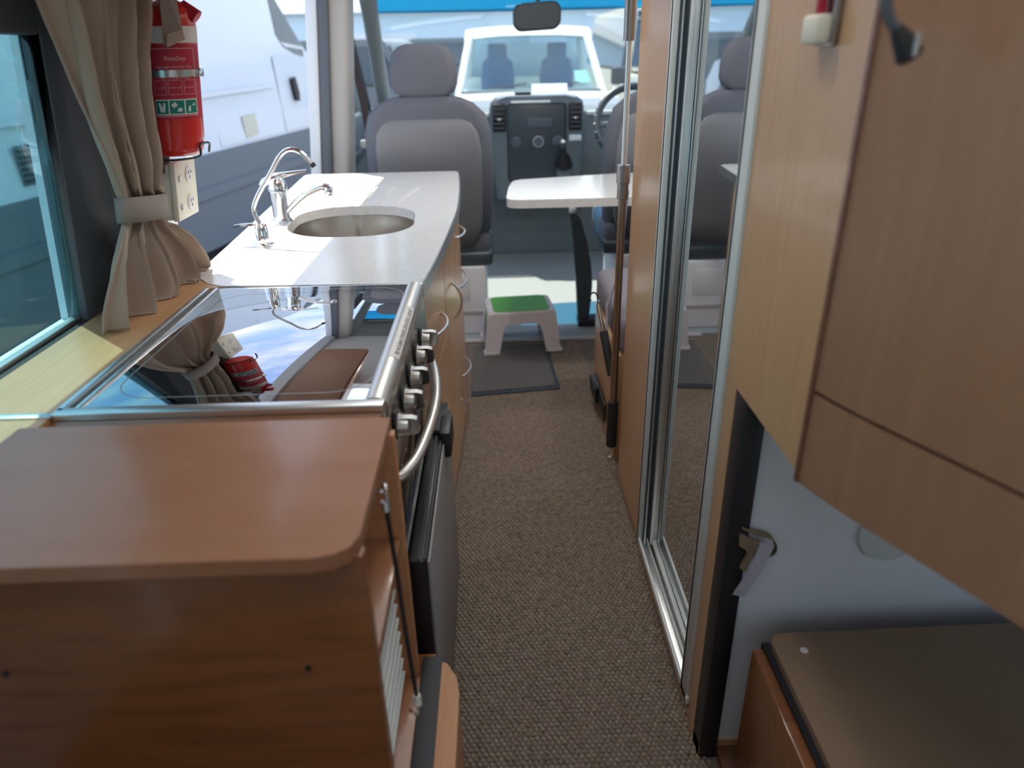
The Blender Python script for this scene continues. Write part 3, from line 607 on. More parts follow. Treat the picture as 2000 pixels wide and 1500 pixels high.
# ------------------------------------------------------------------ overhead locker, lamp, holder on the right
lo = thing('overhead_locker', 'large wooden overhead locker with curved doors at the right edge', 'cabinet', (.7, .6, .86))
obj('side_panel', G().box(.40, .415, .812, 1.0855, .871, 2.08), 'beech', lo)
curve = catmull([(.398, .812, 0), (.418, .755, 0), (.444, .695, 0), (.486, .607, 0), (.524, .52, 0), (.575, .36, 0), (.61, .15, 0), (.62, -.2, 0)], 5)
cur = [(p.x, p.y) for p in curve]
inner = [(p.x+.02, p.y) for p in curve]
obj('lower_fascia', G().plate(cur+[(XR, -.2), (XR, .812)], [], .993, .86).add([(x, y, .86) for x, y in cur+[(XR, -.2), (XR, .812)]], [list(range(len(cur)+2))]), 'locker', lo)
obj('shadow_gap', G().plate([(x+.006, y) for x, y in cur]+[(XR, -.2), (XR, .80)], [], 1.0, .992), 'darkwood', lo)
g = G(); g.loft([[(x, y, z_) for x, y in cur]+[(x, y, z_) for x, y in inner[::-1]] for z_ in (.9995, 2.05)]); obj('curved_door', g, 'locker', lo)
obj('body', G().plate([(.46, .812), (XR, .812), (XR, -.2), (.66, -.2), (.62, .36), (.55, .57)], [], 2.05, 1.0), 'locker', lo)
obj('edge_lipping', G().box(.396, .402, .806, .814, .86, 2.05), 'darkwood', lo)
gn = thing('reading_lamp', 'black flexible reading lamp stalk in front of the overhead locker', 'lamp', (.34, .70, 1.45))
obj('stalk', G().tube(catmull([(.43, .66, 1.62), (.36, .69, 1.54), (.345, .70, 1.47), (.352, .70, 1.425), (.365, .70, 1.408)], 6), [.005]*25, 10), 'darkgrey', gn)
obj('lamp_head', G().tube([(.362, .70, 1.412), (.368, .699, 1.404), (.378, .698, 1.389), (.3795, .698, 1.387)], [.006, .009, .0125, .010], 14), 'black', gn)
obj('silver_ring', G().box(.374, .379, .684, .69, 1.388, 1.408, .002), 'alu', gn)
hd = thing('wall_holder', 'small cream wall holder with a red stick on the wood panel', 'holder', (.39, .93, 1.40))
obj('back_plate', G().box(.392, .40, .898, .952, 1.398, 1.53, .002), 'panel_steel', hd)
obj('cup', G().box(.375, .394, .905, .952, 1.400, 1.432, .005), 'cream_plastic', hd)
obj('red_stick', G().box(.380, .390, .918, .929, 1.43, 1.54, .002), 'label_red', hd)

# ------------------------------------------------------------------ bed box, strap, round port
bb = thing('bed_box', 'dark wooden bed box with a brown lid at the lower right', 'box', (.8, .6, 0))
obj('side_board', G().box(.447, .468, .0, .962, 0, .392, .003), 'cherry', bb)
obj('far_board', G().box(.468, 1.2, .945, .975, 0, .392, .002), 'darkwood', bb)
obj('black_gap', G().box(.468, .482, .0, .972, .34, .397), 'black', bb)
ld = obj('lid', G().plate([(.479, .0), (.479, .955), (.486, .972), (.50, .978), (1.30, .990), (1.30, .0)], [], .412, .392), 'lid', bb)
obj('button', G().lathe([(.007, 0), (.007, .001), (.001, .0018)], (.530, .935, .412), n=16), 'label_white', ld)
stp = thing('strap_loop', 'tan webbing strap loop with a white fastener strip on the partition', 'strap', (.46, 1.05, .44))
lp = [(.425, 1.046, .613), (.445, 1.040, .604), (.468, 1.034, .600), (.484, 1.036, .588), (.492, 1.04, .568), (.488, 1.044, .552), (.470, 1.046, .545), (.448, 1.044, .55), (.438, 1.046, .57)]
g = G(); path = catmull(lp, 5); g.loft([[(p.x, p.y-.016, p.z), (p.x, p.y-.016, p.z+.002), (p.x, p.y+.004, p.z+.002), (p.x, p.y+.004, p.z)] for p in path]); obj('webbing', g, 'tan_web', stp)
obj('keeper', G().loft([[(.422, 1.03, .602), (.450, 1.026, .588), (.450, 1.032, .588), (.422, 1.036, .602)], [(.424, 1.03, .575), (.443, 1.026, .562), (.443, 1.032, .562), (.424, 1.036, .575)]]), 'tan_web', stp)
obj('folded_end', G().loft([[(.447, 1.022, .584), (.456, 1.020, .590), (.456, 1.03, .590), (.447, 1.03, .584)], [(.430, 1.03, .524), (.441, 1.026, .518), (.441, 1.034, .518), (.430, 1.036, .524)]]), 'tan_web', stp)
obj('fastener_strip', G().loft([[(.456, 1.014, .592), (.481, 1.014, .586), (.481, 1.018, .586), (.456, 1.018, .592)], [(.443, 1.02, .52), (.467, 1.02, .518), (.467, 1.024, .518), (.443, 1.024, .52)], [(.426, 1.034, .458), (.449, 1.034, .450), (.449, 1.037, .450), (.426, 1.037, .458)]]), 'velcro', stp)
one('round_port', G().lathe([(.062, 0), (.060, .006), (.045, .008), (.001, .008)], (.715, 1.055, .575), (0, -1, 0), 28), 'alu_paint', 'round grey port on the white partition half hidden by the locker', 'port')

# ------------------------------------------------------------------ dinette: bench, belt, table, vent
bn = thing('dinette_bench', 'beech bench box with grey cushions behind the wardrobe', 'bench', (.75, 2.6, 0))
obj('seat_box', G().box(.408, 1.3, 2.27, 2.86, .0, .43, .006), 'beech', bn)
obj('seat_cushion', G().box(.41, 1.3, 2.24, 2.90, .43, .57, .04, 4), 'bench', bn)
obj('back_cushion', G().box(.47, 1.3, 2.14, 2.27, .56, 1.05, .05, 4), 'bench', bn)
one('seat_belt', G().loft([[(.405, 2.27, .99), (.425, 2.30, .99), (.423, 2.302, .99), (.403, 2.272, .99)], [(.402, 2.32, .70), (.416, 2.355, .70), (.414, 2.357, .70), (.400, 2.322, .70)], [(.391, 2.42, .55), (.392, 2.47, .55), (.389, 2.47, .55), (.388, 2.42, .55)], [(.391, 2.38, .40), (.391, 2.42, .40), (.388, 2.42, .40), (.388, 2.38, .40)]]), 'webbing', 'pale grey seat belt webbing hanging over the bench end', 'belt')
hv_ = thing('heater_vent', 'black heater outlet low on the end of the bench box', 'vent', (.4, 2.6, .1))
obj('surround', G().box(.398, .405, 2.47, 2.77, .055, .135, .003), 'black', hv_)
obj('flap', G().loft([[(.398, 2.62, .06), (.398, 2.76, .06), (.380, 2.76, .07), (.385, 2.62, .07)], [(.398, 2.62, .14), (.398, 2.76, .14), (.376, 2.76, .135), (.383, 2.62, .13)]]), 'black', hv_)
tb = thing('dinette_table', 'white dinette table top with a rounded corner near the cab', 'table', (.4, 3.3, .80))
tpoly = [(.98, 2.98), (.10, 2.985), (.070, 2.992), (.048, 3.012), (.040, 3.045), (.055, 3.30), (.072, 3.43), (.085, 3.475), (.115, 3.505), (.605, 3.62), (.98, 3.65)]
obj('table_top', G().plate(tpoly, [], .84, .805).add([(x, y, .805) for x, y in tpoly], [list(range(len(tpoly)))]), 'white_lam', tb)
obj('support_rail', G().box(.95, 1.36, 3.1, 3.5, .77, .804, .004), 'alu', tb)

# ------------------------------------------------------------------ door mat, step stool
dm = thing('door_mat', 'dark grey rubber edged door mat on the carpet', 'mat', (.06, 3.13, 0))
obj('edging', G().plate([(-.14, 2.845), (.264, 2.895), (.238, 3.43), (-.14, 3.43)], [], .0095, .004), 'matedge', dm)
obj('pile', G().plate([(-.14, 2.875), (.245, 2.925), (.222, 3.41), (-.14, 3.41)], [], .013, .0095), 'matpile', dm)
ss = thing('step_stool', 'white plastic step stool with a green top standing on the mat', 'stool', (.10, 3.46, .012))
HS = .205
def stp_pt(u, v_, z):   # u,v in [-1,1] -> splayed footprint
    t = 1-z/HS; hxx = .170+.022*t; hyy = .128+.016*t
    x, y = u*hxx, v_*hyy; a = math.radians(5)
    return (.10+x*math.cos(a)-y*math.sin(a), 3.46+x*math.sin(a)+y*math.cos(a), z+.012)
body = G()
arch = [(-1, 0), (-.62, 0), (-.55, .55), (-.50, .68), (-.40, .74), (.40, .74), (.50, .68), (.55, .55), (.62, 0), (1, 0), (1, .93), (.96, 1), (-.96, 1), (-1, .93)]
for sgn in (-1, 1):
    n = len(arch)
    body.add([stp_pt(u, sgn, z*HS) for u, z in arch]+[stp_pt(u*.99, sgn*.90, z*HS) for u, z in arch], [list(range(n)), list(range(n, 2*n))]+[(i, (i+1) % n, n+(i+1) % n, n+i) for i in range(n)])
    body.add([stp_pt(sgn, u, z*HS) for u, z in arch]+[stp_pt(sgn*.93, u*.99, z*HS) for u, z in arch], [list(range(n)), list(range(n, 2*n))]+[(i, (i+1) % n, n+(i+1) % n, n+i) for i in range(n)])
body.loft([[stp_pt(u, v_, HS+.001) for u, v_ in rr(0, 0, 2, 2, .22, 4)], [stp_pt(u*.97, v_*.97, HS+.010) for u, v_ in rr(0, 0, 2, 2, .22, 4)]])
for su in (-1, 1):
    for sv in (-1, 1):
        body.loft([[stp_pt(su*(1+a*.05), sv*(1+b*.05), z) for a, b in ((.8, .8), (-6, .8), (-6, -6), (.8, -6))] for z in (0, .012)])
obj('body', body, 'stool', ss)
obj('top_pad', G().loft([[stp_pt(u*.84, v_*.94, z) for u, v_ in rr(0, 0, 2, 2, .25, 4)] for z in (HS+.009, HS+.013)]), 'green', ss)
obj('side_grip', G().add([stp_pt(-1.012, v_, z) for v_, z in ((-.5, .150), (.2, .150), (.3, .185), (-.4, .185))]+[stp_pt(-.99, v_, z) for v_, z in ((-.5, .150), (.2, .150), (.3, .185), (-.4, .185))], [(0, 1, 2, 3), (4, 5, 6, 7), (0, 1, 5, 4), (1, 2, 6, 5), (2, 3, 7, 6), (3, 0, 4, 7)]), 'green', ss)

# ------------------------------------------------------------------ cab seats
def cab_seat(cx, y0, label, base_mat):
    t = thing('cab_seat', label, 'seat', (cx, y0, 0), 'front cab seats')
    prof = [(.50, .48, .10, .20), (.56, .57, .13, .17), (.75, .605, .135, .10), (.92, .615, .13, .045), (1.06, .60, .12, .005), (1.14, .55, .11, -.015), (1.19, .44, .10, -.03), (1.215, .33, .085, -.035), (1.225, .22, .06, -.04)]
    obj('backrest', G().loft([[(cx+x, y0+dy_+y, z) for x, y in rr(0, 0, w_, d_, d_*.46, 6)] for z, w_, d_, dy_ in prof]), 'seat', t, 70)
    pf = [(.48, .40, .05, .115), (.60, .48, .05, .075), (.80, .505, .05, .025), (.98, .505, .05, -.03), (1.06, .48, .045, -.047), (1.105, .42, .04, -.05), (1.13, .30, .03, -.05)]
    obj('back_shell', G().loft([[(cx+x, y0+dy_+y, z) for x, y in rr(0, 0, w_, d_, d_*.4, 5)] for z, w_, d_, dy_ in pf]), 'seatback', t, 70)
    hp_ = [(1.222, .20, .06), (1.235, .27, .085), (1.27, .305, .10), (1.34, .305, .105), (1.40, .275, .10), (1.428, .22, .085), (1.440, .14, .05)]
    hr = obj('headrest', G().loft([[(cx+x, y0-.045+y, z) for x, y in rr(0, 0, w_, d_, d_*.46, 6)] for z, w_, d_ in hp_]), 'seat', t, 70)
    for s_ in (-.06, .06): obj('post', G().tube([(cx+s_, y0-.04, 1.19), (cx+s_, y0-.045, 1.25)], .007, 8), 'chrome', hr)
    obj('seat_cushion', G().box(cx-.28, cx+.28, y0+.10, y0+.66, .42, .56, .05, 4), 'seat', t)
    obj('side_cover', G().box(cx-.29, cx+.29, y0+.06, y0+.50, .385, .46, .02, 3), 'dash_dark', t)
    sb_ = obj('seat_base', G().box(cx-.22, cx+.25, y0+.04, y0+.50, .012, .385, .012), base_mat, t)
    obj('base_recess', G().box(cx-.10, cx+.16, y0+.036, y0+.042, .20, .34, .002), base_mat, sb_)
    obj('base_ridge', G().box(cx-.225, cx+.255, y0+.03, y0+.05, .13, .15, .004), 'beige_trim', sb_)
    return t
cab_seat(-.318, 3.56, 'grey passenger seat seen from behind beyond the sink worktop', 'white_plastic')
ds = cab_seat(.86, 3.72, 'dark driver seat half hidden behind the wardrobe and rod', 'white_plastic')
rest = thing('support_post', 'dark curved post with a pale tip standing under the table', 'post', (.47, 3.75, .10))
obj('arm', G().loft([[(x+a*w_, 3.72+b*.022, z) for a, b in ((-1, -1), (1, -1), (1, 1), (-1, 1))] for x, z, w_ in ((.395, .63, .018), (.41, .60, .026), (.435, .48, .036), (.452, .36, .044), (.462, .24, .044), (.462, .12, .036), (.462, .05, .03))]), 'dash_dark', rest, 50)
obj('end_cap', G().sphere((.394, 3.72, .645), (.02, .024, .03)), 'alu_paint', rest)  # pale cap stands in for the highlight on the post top
obj('foot', G().box(.43, .56, 3.66, 3.78, .013, .05, .01), 'black', rest)

# ------------------------------------------------------------------ cab shell: windscreen, pillars, door, dashboard
WB, WT = (5.62, 1.04), (4.30, 1.80)
def wsy(z): return WB[0]+(WT[0]-WB[0])*(z-WB[1])/(WT[1]-WB[1])
def wsx(z): return 1.04-.14*(z-1.06)/.74         # half width
def wsp(u, z, out=0.): return (XC+u*wsx(z), wsy(z)+.10*(1-u*u)+out, z)
wsn = struct('window_6', G().loft([[wsp(u/6, z) for u in range(-6, 7)] for z in (1.03, 1.20, 1.40, 1.615)], cap=False, closed=False), 'glass_clear', 'curved windscreen of the van', 60)
obj('tint_band', G().loft([[wsp(u/6, z) for u in range(-6, 7)] for z in (1.615, 1.70, 1.80)], cap=False, closed=False), 'glass_tint', wsn, 60)
for s_, nm in ((-1, 'trim_7'), (1, 'trim_8')):
    pth = [(XC+s_*(wsx(z)+.03), wsy(z)-.03, z) for z in (.98, 1.2, 1.4, 1.6, 1.80, 1.88)]
    struct(nm, G().tube(pth, [.06, .052, .048, .048, .055, .06], 10), 'cabgrey', 'grey trimmed windscreen pillar', 60)
struct('ceiling_cab', G().loft([[(-.86, 3.85, 2.08), (1.4, 3.85, 2.08), (1.4, 3.85, 2.12), (-.86, 3.85, 2.12)], [(-.80, 4.10, 1.93), (1.34, 4.10, 1.93), (1.34, 4.10, 1.99), (-.80, 4.10, 1.99)], [(-.78, 4.36, 1.79), (1.30, 4.36, 1.79), (1.30, 4.42, 1.84), (-.78, 4.42, 1.84)]]), 'cabgrey')
for s_, nm, lb_ in ((0, 'door_1', 'grey lined passenger cab door'), (1, 'door_2', 'grey lined driver cab door')):
    f_ = (lambda v: v) if s_ == 0 else mir
    d_ = struct(nm, G().box(-.93, -.87, 3.90, 5.5, .02, 1.05, .015).map(f_), 'dash', lb_)
    obj('door_frame', G().tube([(-.90, 5.40, 1.03), (-.872, 5.02, 1.28), (-.845, 4.66, 1.50), (-.82, 4.30, 1.74), (-.815, 4.1, 1.85), (-.82, 3.93, 1.88)], .03, 8).map(f_), 'dash_dark', d_)
    obj('frame_strip', G().tube([(-.93, 5.28, 1.05), (-.89, 4.88, 1.32), (-.86, 4.50, 1.56), (-.84, 4.22, 1.74), (-.835, 4.05, 1.81)], .016, 8).map(f_), 'alu_paint', d_)
    obj('rear_frame', G().tube([(-.90, 3.95, 1.05), (-.83, 3.95, 1.86)], .025, 8).map(f_), 'cabgrey', d_)
    obj('pane', G().loft([[(-.905, 3.93, 1.04), (-.905, 5.38, 1.04), (-.901, 5.38, 1.04), (-.901, 3.93, 1.04)], [(-.83, 3.93, 1.86), (-.83, 4.3, 1.86), (-.826, 4.3, 1.86), (-.826, 3.93, 1.86)]]).map(f_), 'glass_clear', d_)
    obj('door_pull', G().box(-.875, -.82, 4.2, 4.7, .80, .87, .02).map(f_), 'dash_dark', d_)
sbp = thing('passenger_belt', 'dark seat belt running down the pillar beside the passenger seat', 'belt', (-.72, 3.78, 1.0))
obj('webbing', G().loft([[(-.72, 3.94, 1.40), (-.69, 3.95, 1.40), (-.69, 3.954, 1.40), (-.72, 3.944, 1.40)], [(-.685, 3.92, 1.15), (-.655, 3.93, 1.15), (-.655, 3.934, 1.15), (-.685, 3.924, 1.15)], [(-.66, 3.88, .85), (-.625, 3.89, .85), (-.625, 3.894, .85), (-.66, 3.884, .85)], [(-.65, 3.86, .5), (-.61, 3.87, .5), (-.61, 3.874, .5), (-.65, 3.864, .5)]]), 'belt', sbp)
obj('upper_anchor', G().box(-.75, -.70, 3.90, 3.95, 1.38, 1.45, .01), 'black', sbp)
obj('height_adjuster', G().box(-.745, -.715, 3.91, 3.93, 1.24, 1.62, .008), 'alu_paint', sbp)
obj('stalk_button', G().box(-.70, -.665, 3.86, 3.90, .96, 1.0, .008), 'alu_paint', sbp)
# rear view mirror
rv = thing('rear_view_mirror', 'dark interior rear view mirror hanging at the windscreen top', 'mirror', (.25, 4.42, 1.57))
obj('housing', G().loft([[(.25+x*k, 4.36+dy_, 1.572+.045*x+z*k) for x, z in rr(0, 0, .265, .142, .05, 6)] for k, dy_ in ((.9, 0), (1.0, .008), (1.0, .03), (.85, .055))]), 'dash_dark', rv, 50)
obj('mirror_glass', G().loft([[(.25+x, 4.36+dy_, 1.572+.045*x+z) for x, z in rr(0, 0, .232, .115, .04, 6)] for dy_ in (-.002, .001)]), 'dash_dark', rv)
obj('stem', G().tube([(.25, 4.40, 1.62), (.27, 4.40, 1.72)], .012, 8), 'dash_dark', rv)
for s_, nm in ((-.34, 'left'), (.90, 'right')):
    v_ = thing('sun_visor', 'grey folded sun visor above the %s' % ('passenger side of the windscreen' if s_ < 0 else 'driver side of the windscreen'), 'visor', (s_, 4.30, 1.78))
    obj('flap', G().box(s_-.22, s_+.22, 4.12, 4.28, 1.785, 1.80, .006), 'cabgrey', v_); obj('clip', G().tube([(s_-.2, 4.29, 1.79), (s_+.2, 4.29, 1.79)], .007, 8), 'dash_dark', v_)
# dashboard
DG = 1.087
def dl(g): return g.map(lambda v: Vector((XC+(v.x-.248)*DG, v.y+.40, 1.134+(v.z-1.155)*DG)))
db = thing('dashboard', 'dark grey van dashboard with a raised centre console', 'dashboard', (XC, 5.2, .1))
side = [(4.72, .62), (4.66, .78), (4.64, .98), (4.68, 1.055), (4.78, 1.085), (5.0, 1.075), (5.28, 1.03), (5.30, .20), (4.95, .20), (4.90, .45)]
obj('main_body', dl(G().loft([[(x, y, z) for y, z in side] for x in (XC-1.0, XC+1.0)])), 'dash', db, 40)
obj('lower_bulkhead', dl(G().box(XC-1.0, XC+1.0, 4.88, 4.98, .128, .50)), 'dash', db)
for x0, x1 in ((-.62, -.035), (.57, 1.2)): obj('silver_strip', dl(G().box(x0, x1, 4.63, 4.66, 1.035, 1.06, .008)), 'alu_paint', db)
con = obj('centre_console', dl(G().loft([[(XC-.012+x*k, 4.60+dy_, z) for x, dy_ in ((-.288, .0), (-.25, -.03), (.25, -.03), (.288, .0), (.288, .20), (-.288, .20))] for z, k, in ((.55, .88), (.70, .95), (.90, .99), (1.08, 1.0), (1.12, .97), (1.145, .88), (1.155, .70))])), 'dash', db, 40)
# dy_ is shared above, second pass: fascia, radio, vents, knobs
obj('fascia', dl(G().box(.075, .435, 4.558, 4.572, .66, 1.115, .02)), 'dash_dark', con)
obj('radio_screen', dl(G().box(.195, .35, 4.552, 4.560, .975, 1.035, .006)), 'darkgrey', con)
obj('hood_edge', dl(G().box(.10, .34, 4.545, 4.566, 1.115, 1.128, .005)), 'alu_paint', con)
for x0, x1 in ((-.012, .068), (.452, .532)):
    vt = obj('air_vent', dl(G().box(x0, x1, 4.556, 4.572, .955, 1.115, .008)), 'black', db)
    for k in range(5): obj('vane', dl(G().box(x0+.008, x1-.008, 4.548, 4.558, .975+k*.027, .981+k*.027, .001)), 'darkgrey', vt)
    obj('vane_knob', dl(G().box((x0+x1)/2-.012, (x0+x1)/2+.012, 4.542, 4.552, 1.022, 1.034, .003)), 'alu', vt)
for x in (.13, .265, .385): obj('climate_knob', dl(G().lathe([(.030, 0), (.028, .006), (.022, .02), (.001, .021)], (x, 4.556, .895), (0, -1, 0), 20)), 'darkgrey', db)
for x in (.13, .265, .385): obj('knob_ring', dl(G().lathe([(.033, 0), (.033, .004), (.029, .005)], (x, 4.557, .895), (0, -1, 0), 20)), 'alu_paint' if x == .265 else 'dash', db)
obj('sticker', dl(G().box(.455, .530, 4.557, 4.570, .895, .930, .002)), 'paper', db)
obj('ash_tray', dl(G().box(.12, .36, 4.56, 4.575, .60, .67, .006)), 'black', db)
gs = thing('gear_lever', 'short gear lever with a shiny knob on the centre console', 'lever', (.45, 4.9, .72))
obj('gaiter', dl(G().lathe([(.055, 0), (.04, .05), (.015, .09)], (.42, 4.52, .76), (0, -.5, .8), 14)), 'black', gs)
obj('knob', dl(G().sphere((.41, 4.47, .885), (.022, .022, .03))), 'dash_dark', gs); obj('knob_cap', dl(G().sphere((.409, 4.462, .897), (.016, .014, .012))), 'alu_paint', gs)
obj('lever_base', dl(G().box(.375, .47, 4.50, 4.60, .60, .78, .02)), 'dash', gs)
one('paper_sheet', G().loft([[(x, 5.10+dy_, z) for x, dy_ in ((.255, 0), (.495, 0), (.495, .002), (.255, .002))] for z in (1.138, 1.20)]).map(lambda v: Vector((v.x, v.y+(v.z-1.138)*.8, v.z))), 'paper', 'white paper sheet lying on the dashboard top', 'paper')
one('dash_tray', G().box(.14, .25, 5.08, 5.20, 1.138, 1.155, .006), 'dash_dark', 'dark tray beside the paper on the dashboard top', 'tray')
# steering wheel
sw = thing('steering_wheel', 'black steering wheel in a laced cover behind the driver seat', 'steering wheel', (.86, 4.56, .985))
tilt = Matrix.Rotation(math.radians(62), 3, 'X'); cw = Vector((.86, 4.56, .985))
rim = [cw+tilt@Vector((.235*math.cos(a), .235*math.sin(a), 0)) for a in [2*math.pi*i/48 for i in range(49)]]
obj('rim', G().tube(rim, .023, 10, cap=False), 'dash_dark', sw, 60)
lc_ = G()
for i in range(30):
    a = 2*math.pi*i/30; p = cw+tilt@Vector((.250*math.cos(a), .250*math.sin(a), .006)); lc_.sphere(p, .0095, 8, 5)
lo_ = obj('lacing', lc_, 'panel_steel', sw, 60); lo_['kind'] = 'stuff'
obj('hub', G().lathe([(.08, 0), (.085, .02), (.07, .05), (.001, .055)], cw-tilt@Vector((0, 0, .02)), tilt@Vector((0, 0, 1)), 20), 'dash', sw)
for a in (0, math.pi, -math.pi/2): obj('spoke', G().tube([cw, cw+tilt@Vector((.225*math.cos(a), .225*math.sin(a), 0))], .018, 8), 'dash', sw)
obj('column', G().tube([cw, cw-tilt@Vector((0, 0, .30))], .045, 12), 'dash_dark', sw)

# ------------------------------------------------------------------ outside: ground, neighbours
def gz(y): return -.62 if y < 5 else (-.62+.085*(y-5) if y < 10.5 else -.62+.085*5.5+.012*(y-10.5))
ys = [-30, -5, 5, 6.5, 8, 9.5, 10.5, 14, 20, 40, 90]
g = G(); g.loft([[(-70, y, gz(y)), (-25, y, gz(y)), (0, y, gz(y)), (25, y, gz(y)), (70, y, gz(y))] for y in ys], cap=False, closed=False)
struct('ground', g, 'asphalt', 'sunlit asphalt yard around the van', 60)
def wheel(parent, c, r, w_, ax):
    t = obj('wheel', G().lathe([(r*.55, -w_/2), (r*.93, -w_/2), (r, -w_*.35), (r, w_*.35), (r*.93, w_/2), (r*.55, w_/2)], c, ax, 28), 'tyre', parent)
    obj('wheel_rim', G().lathe([(r*.56, -w_*.42), (r*.5, -w_*.3), (r*.12, -w_*.25), (r*.1, -w_*.45), (.001, -w_*.46), (.001, w_*.46), (r*.1, w_*.45), (r*.12, w_*.25), (r*.5, w_*.3), (r*.56, w_*.42)], c, ax, 28), 'alu', t)
# neighbouring white van: local s along its length, t outwards to our side, z
NA = Vector((-2.65, 6.73, 0)); ND = Vector((.163, .987, 0)).normalized(); NN = Vector((ND.y, -ND.x, 0))
def nv(s_, t, z): return NA+ND*s_+NN*t+Vector((0, 0, z))
GN = -.60
pv = thing('parked_van', 'white panel van parked alongside, seen through the open sliding door', 'van', nv(-.5, -1, GN)[:])
prof = [(-3.9, .60), (-3.9, 2.15), (-3.8, 2.30), (1.35, 2.34), (1.75, 2.22), (2.75, 1.42), (3.55, 1.22), (3.75, 1.0), (3.75, .60)]
def tum(z): return -.0 if z < 1.2 else -.10*(z-1.2)
g = G(); g.loft([[nv(s_, t if t < 0 else tum(z), z) if t >= 0 else nv(s_, -2.05-tum(z), z) for s_, z in prof] for t in (0, -1)]); obj('upper_body', g, 'white_paint', pv, 30)
low = [(-3.95, -.22), (-3.95, .61), (3.78, .61), (3.78, -.22)]
g = G(); g.loft([[nv(s_, t, z) for s_, z in low] for t in (.02, -2.07)]); obj('lower_cladding', g, 'clad', pv, 30)
obj('rub_strip', G().loft([[nv(-3.9, .02, z), nv(3.7, .02, z), nv(3.7, .045, z), nv(-3.9, .045, z)] for z in (.24, .33)]), 'clad', pv)
def npan(pts, off=.006, th=.006):
    n = len(pts); return G().add([nv(s_, off+tum(z), z) for s_, z in pts]+[nv(s_, off-th+tum(z), z) for s_, z in pts], [list(range(n)), list(range(n, 2*n))]+[(i, (i+1) % n, n+(i+1) % n, n+i) for i in range(n)])
obj('cab_window', npan([(1.98, 2.10), (1.97, 1.62), (2.10, 1.50), (2.35, 1.43), (2.60, 1.40), (2.62, 1.50), (2.0, 2.12)]), 'carglass', pv)
obj('window_strip', npan([(2.03, 1.55), (2.12, 1.50), (2.6, 1.47), (2.6, 1.50), (2.12, 1.54)], .012), 'alu_paint', pv)
obj('side_door', npan([(.35, .64), (.35, 2.15), (1.66, 2.15), (1.70, 1.2), (1.75, .64)], .010), 'white_paint', pv)
obj('front_door', npan([(1.80, .64), (1.74, 1.40), (2.06, 1.42), (2.68, 1.36), (2.72, .64)], .012), 'white_paint', pv)
obj('door_handle', npan([(2.06, 1.17), (2.14, 1.19), (2.20, 1.02), (2.18, .93), (2.10, .95)], .05, .04), 'black', pv)
obj('fuel_flap_sticker', npan([(.82, .87), (1.10, .88), (1.12, .68), (.85, .66)], .014), 'car_beige', pv)
obj('swage_line', npan([(-3.8, 1.06), (1.62, 1.14), (1.62, 1.10), (-3.8, 1.02)], .016, .02), 'white_paint', pv)
vg_ = obj('side_vent', npan([(-2.10, .69), (-2.10, .93), (-1.90, .93), (-1.90, .69)], .012), 'clad', pv)
for k in range(6): obj('louvre', npan([(-2.09, .71+k*.036), (-1.91, .71+k*.036), (-1.91, .725+k*.036), (-2.09, .725+k*.036)], .022), 'rubber', vg_)
for s_ in (-2.6, 2.45):
    for t in (-.12, -1.93): wheel(pv, nv(s_, t, GN+.36), .36, .24, NN)

# white ute facing us in front
UX, UY, UG = .46, 9.0, gz(9.2)
ut = thing('white_ute', 'white utility truck facing the windscreen, straight ahead outside', 'truck', (UX, UY, UG))
def uq(pts): return [Vector((UX+x, UY+y, z)) for x, y, z in pts]
body = G()
hoodp = [(-.10, .45), (-.02, .78), (.10, .86), (.55, .93), (1.1, .965), (1.15, .45)]
body.loft([[(UX+sx, UY-.7+y, z-.02*abs(sx)) for y, z in hoodp] for sx in (-.92, -.80, -.4, 0, .4, .80, .92)]); obj('bonnet', body, 'car_white', ut, 40)
obj('front_bumper', G().box(UX-.95, UX+.95, UY-.92, UY-.68, UG+.38, UG+.72, .05), 'car_white', ut)
obj('grille', G().box(UX-.5, UX+.5, UY-.72, UY-.68, .48, .66, .02), 'black', ut)
for s_ in (-1, 1):
    obj('headlight', G().box(UX+s_*.74-.16, UX+s_*.74+.16, UY-.74, UY-.66, .50, .68, .03), 'alu_paint', ut)
    obj('side_mirror', G().box(UX+s_*1.10-.10, UX+s_*1.10+.10, UY+.45, UY+.56, 1.0, 1.2, .03), 'black', ut)
obj('lower_body', G().box(UX-.93, UX+.93, UY-.6, UY+3.6, UG+.35, .93, .03), 'car_white', ut)
wsu = [(-.83, .42, .97), (.83, .42, .97), (.70, 1.02, 1.60), (-.70, 1.02, 1.60)]
ug = obj('windscreen', G().add(uq(wsu), [(0, 1, 2, 3)]), 'glass_ute', ut)
for s_ in (-1, 1):
    obj('windscreen_pillar', G().tube(uq([(s_*.89, .36, .90), (s_*.80, .75, 1.32), (s_*.735, 1.02, 1.60)]), .048, 8), 'car_white', ut)
    obj('rear_pillar', G().tube(uq([(s_*.86, 1.95, .90), (s_*.74, 1.85, 1.62)]), .06, 8), 'car_white', ut)
    obj('interior_seat', G().loft([[(UX+s_*.40+x, UY+1.45+y, z) for x, y in rr(0, 0, w_, .14, .05, 4)] for z, w_ in ((.7, .44), (1.1, .46), (1.28, .40), (1.33, .26), (1.48, .26), (1.5, .20))]), 'car_blue', ut)
rfp = [(.96, 1.585), (1.0, 1.62), (1.25, 1.70), (1.7, 1.70), (1.92, 1.62), (1.9, 1.57)]
obj('roof', G().loft([[(UX+sx, UY+y, z-.10*abs(sx)**4) for y, z in rfp] for sx in (-.80, -.70, -.35, 0, .35, .70, .80)]), 'car_white', ut, 40)
obj('rear_wall', G().box(UX-.84, UX+.84, UY+1.86, UY+1.94, .7, 1.08), 'car_white', ut)
obj('dash_top', G().box(UX-.82, UX+.82, UY+.5, UY+.85, .90, .965, .03), 'cabgrey', ut)
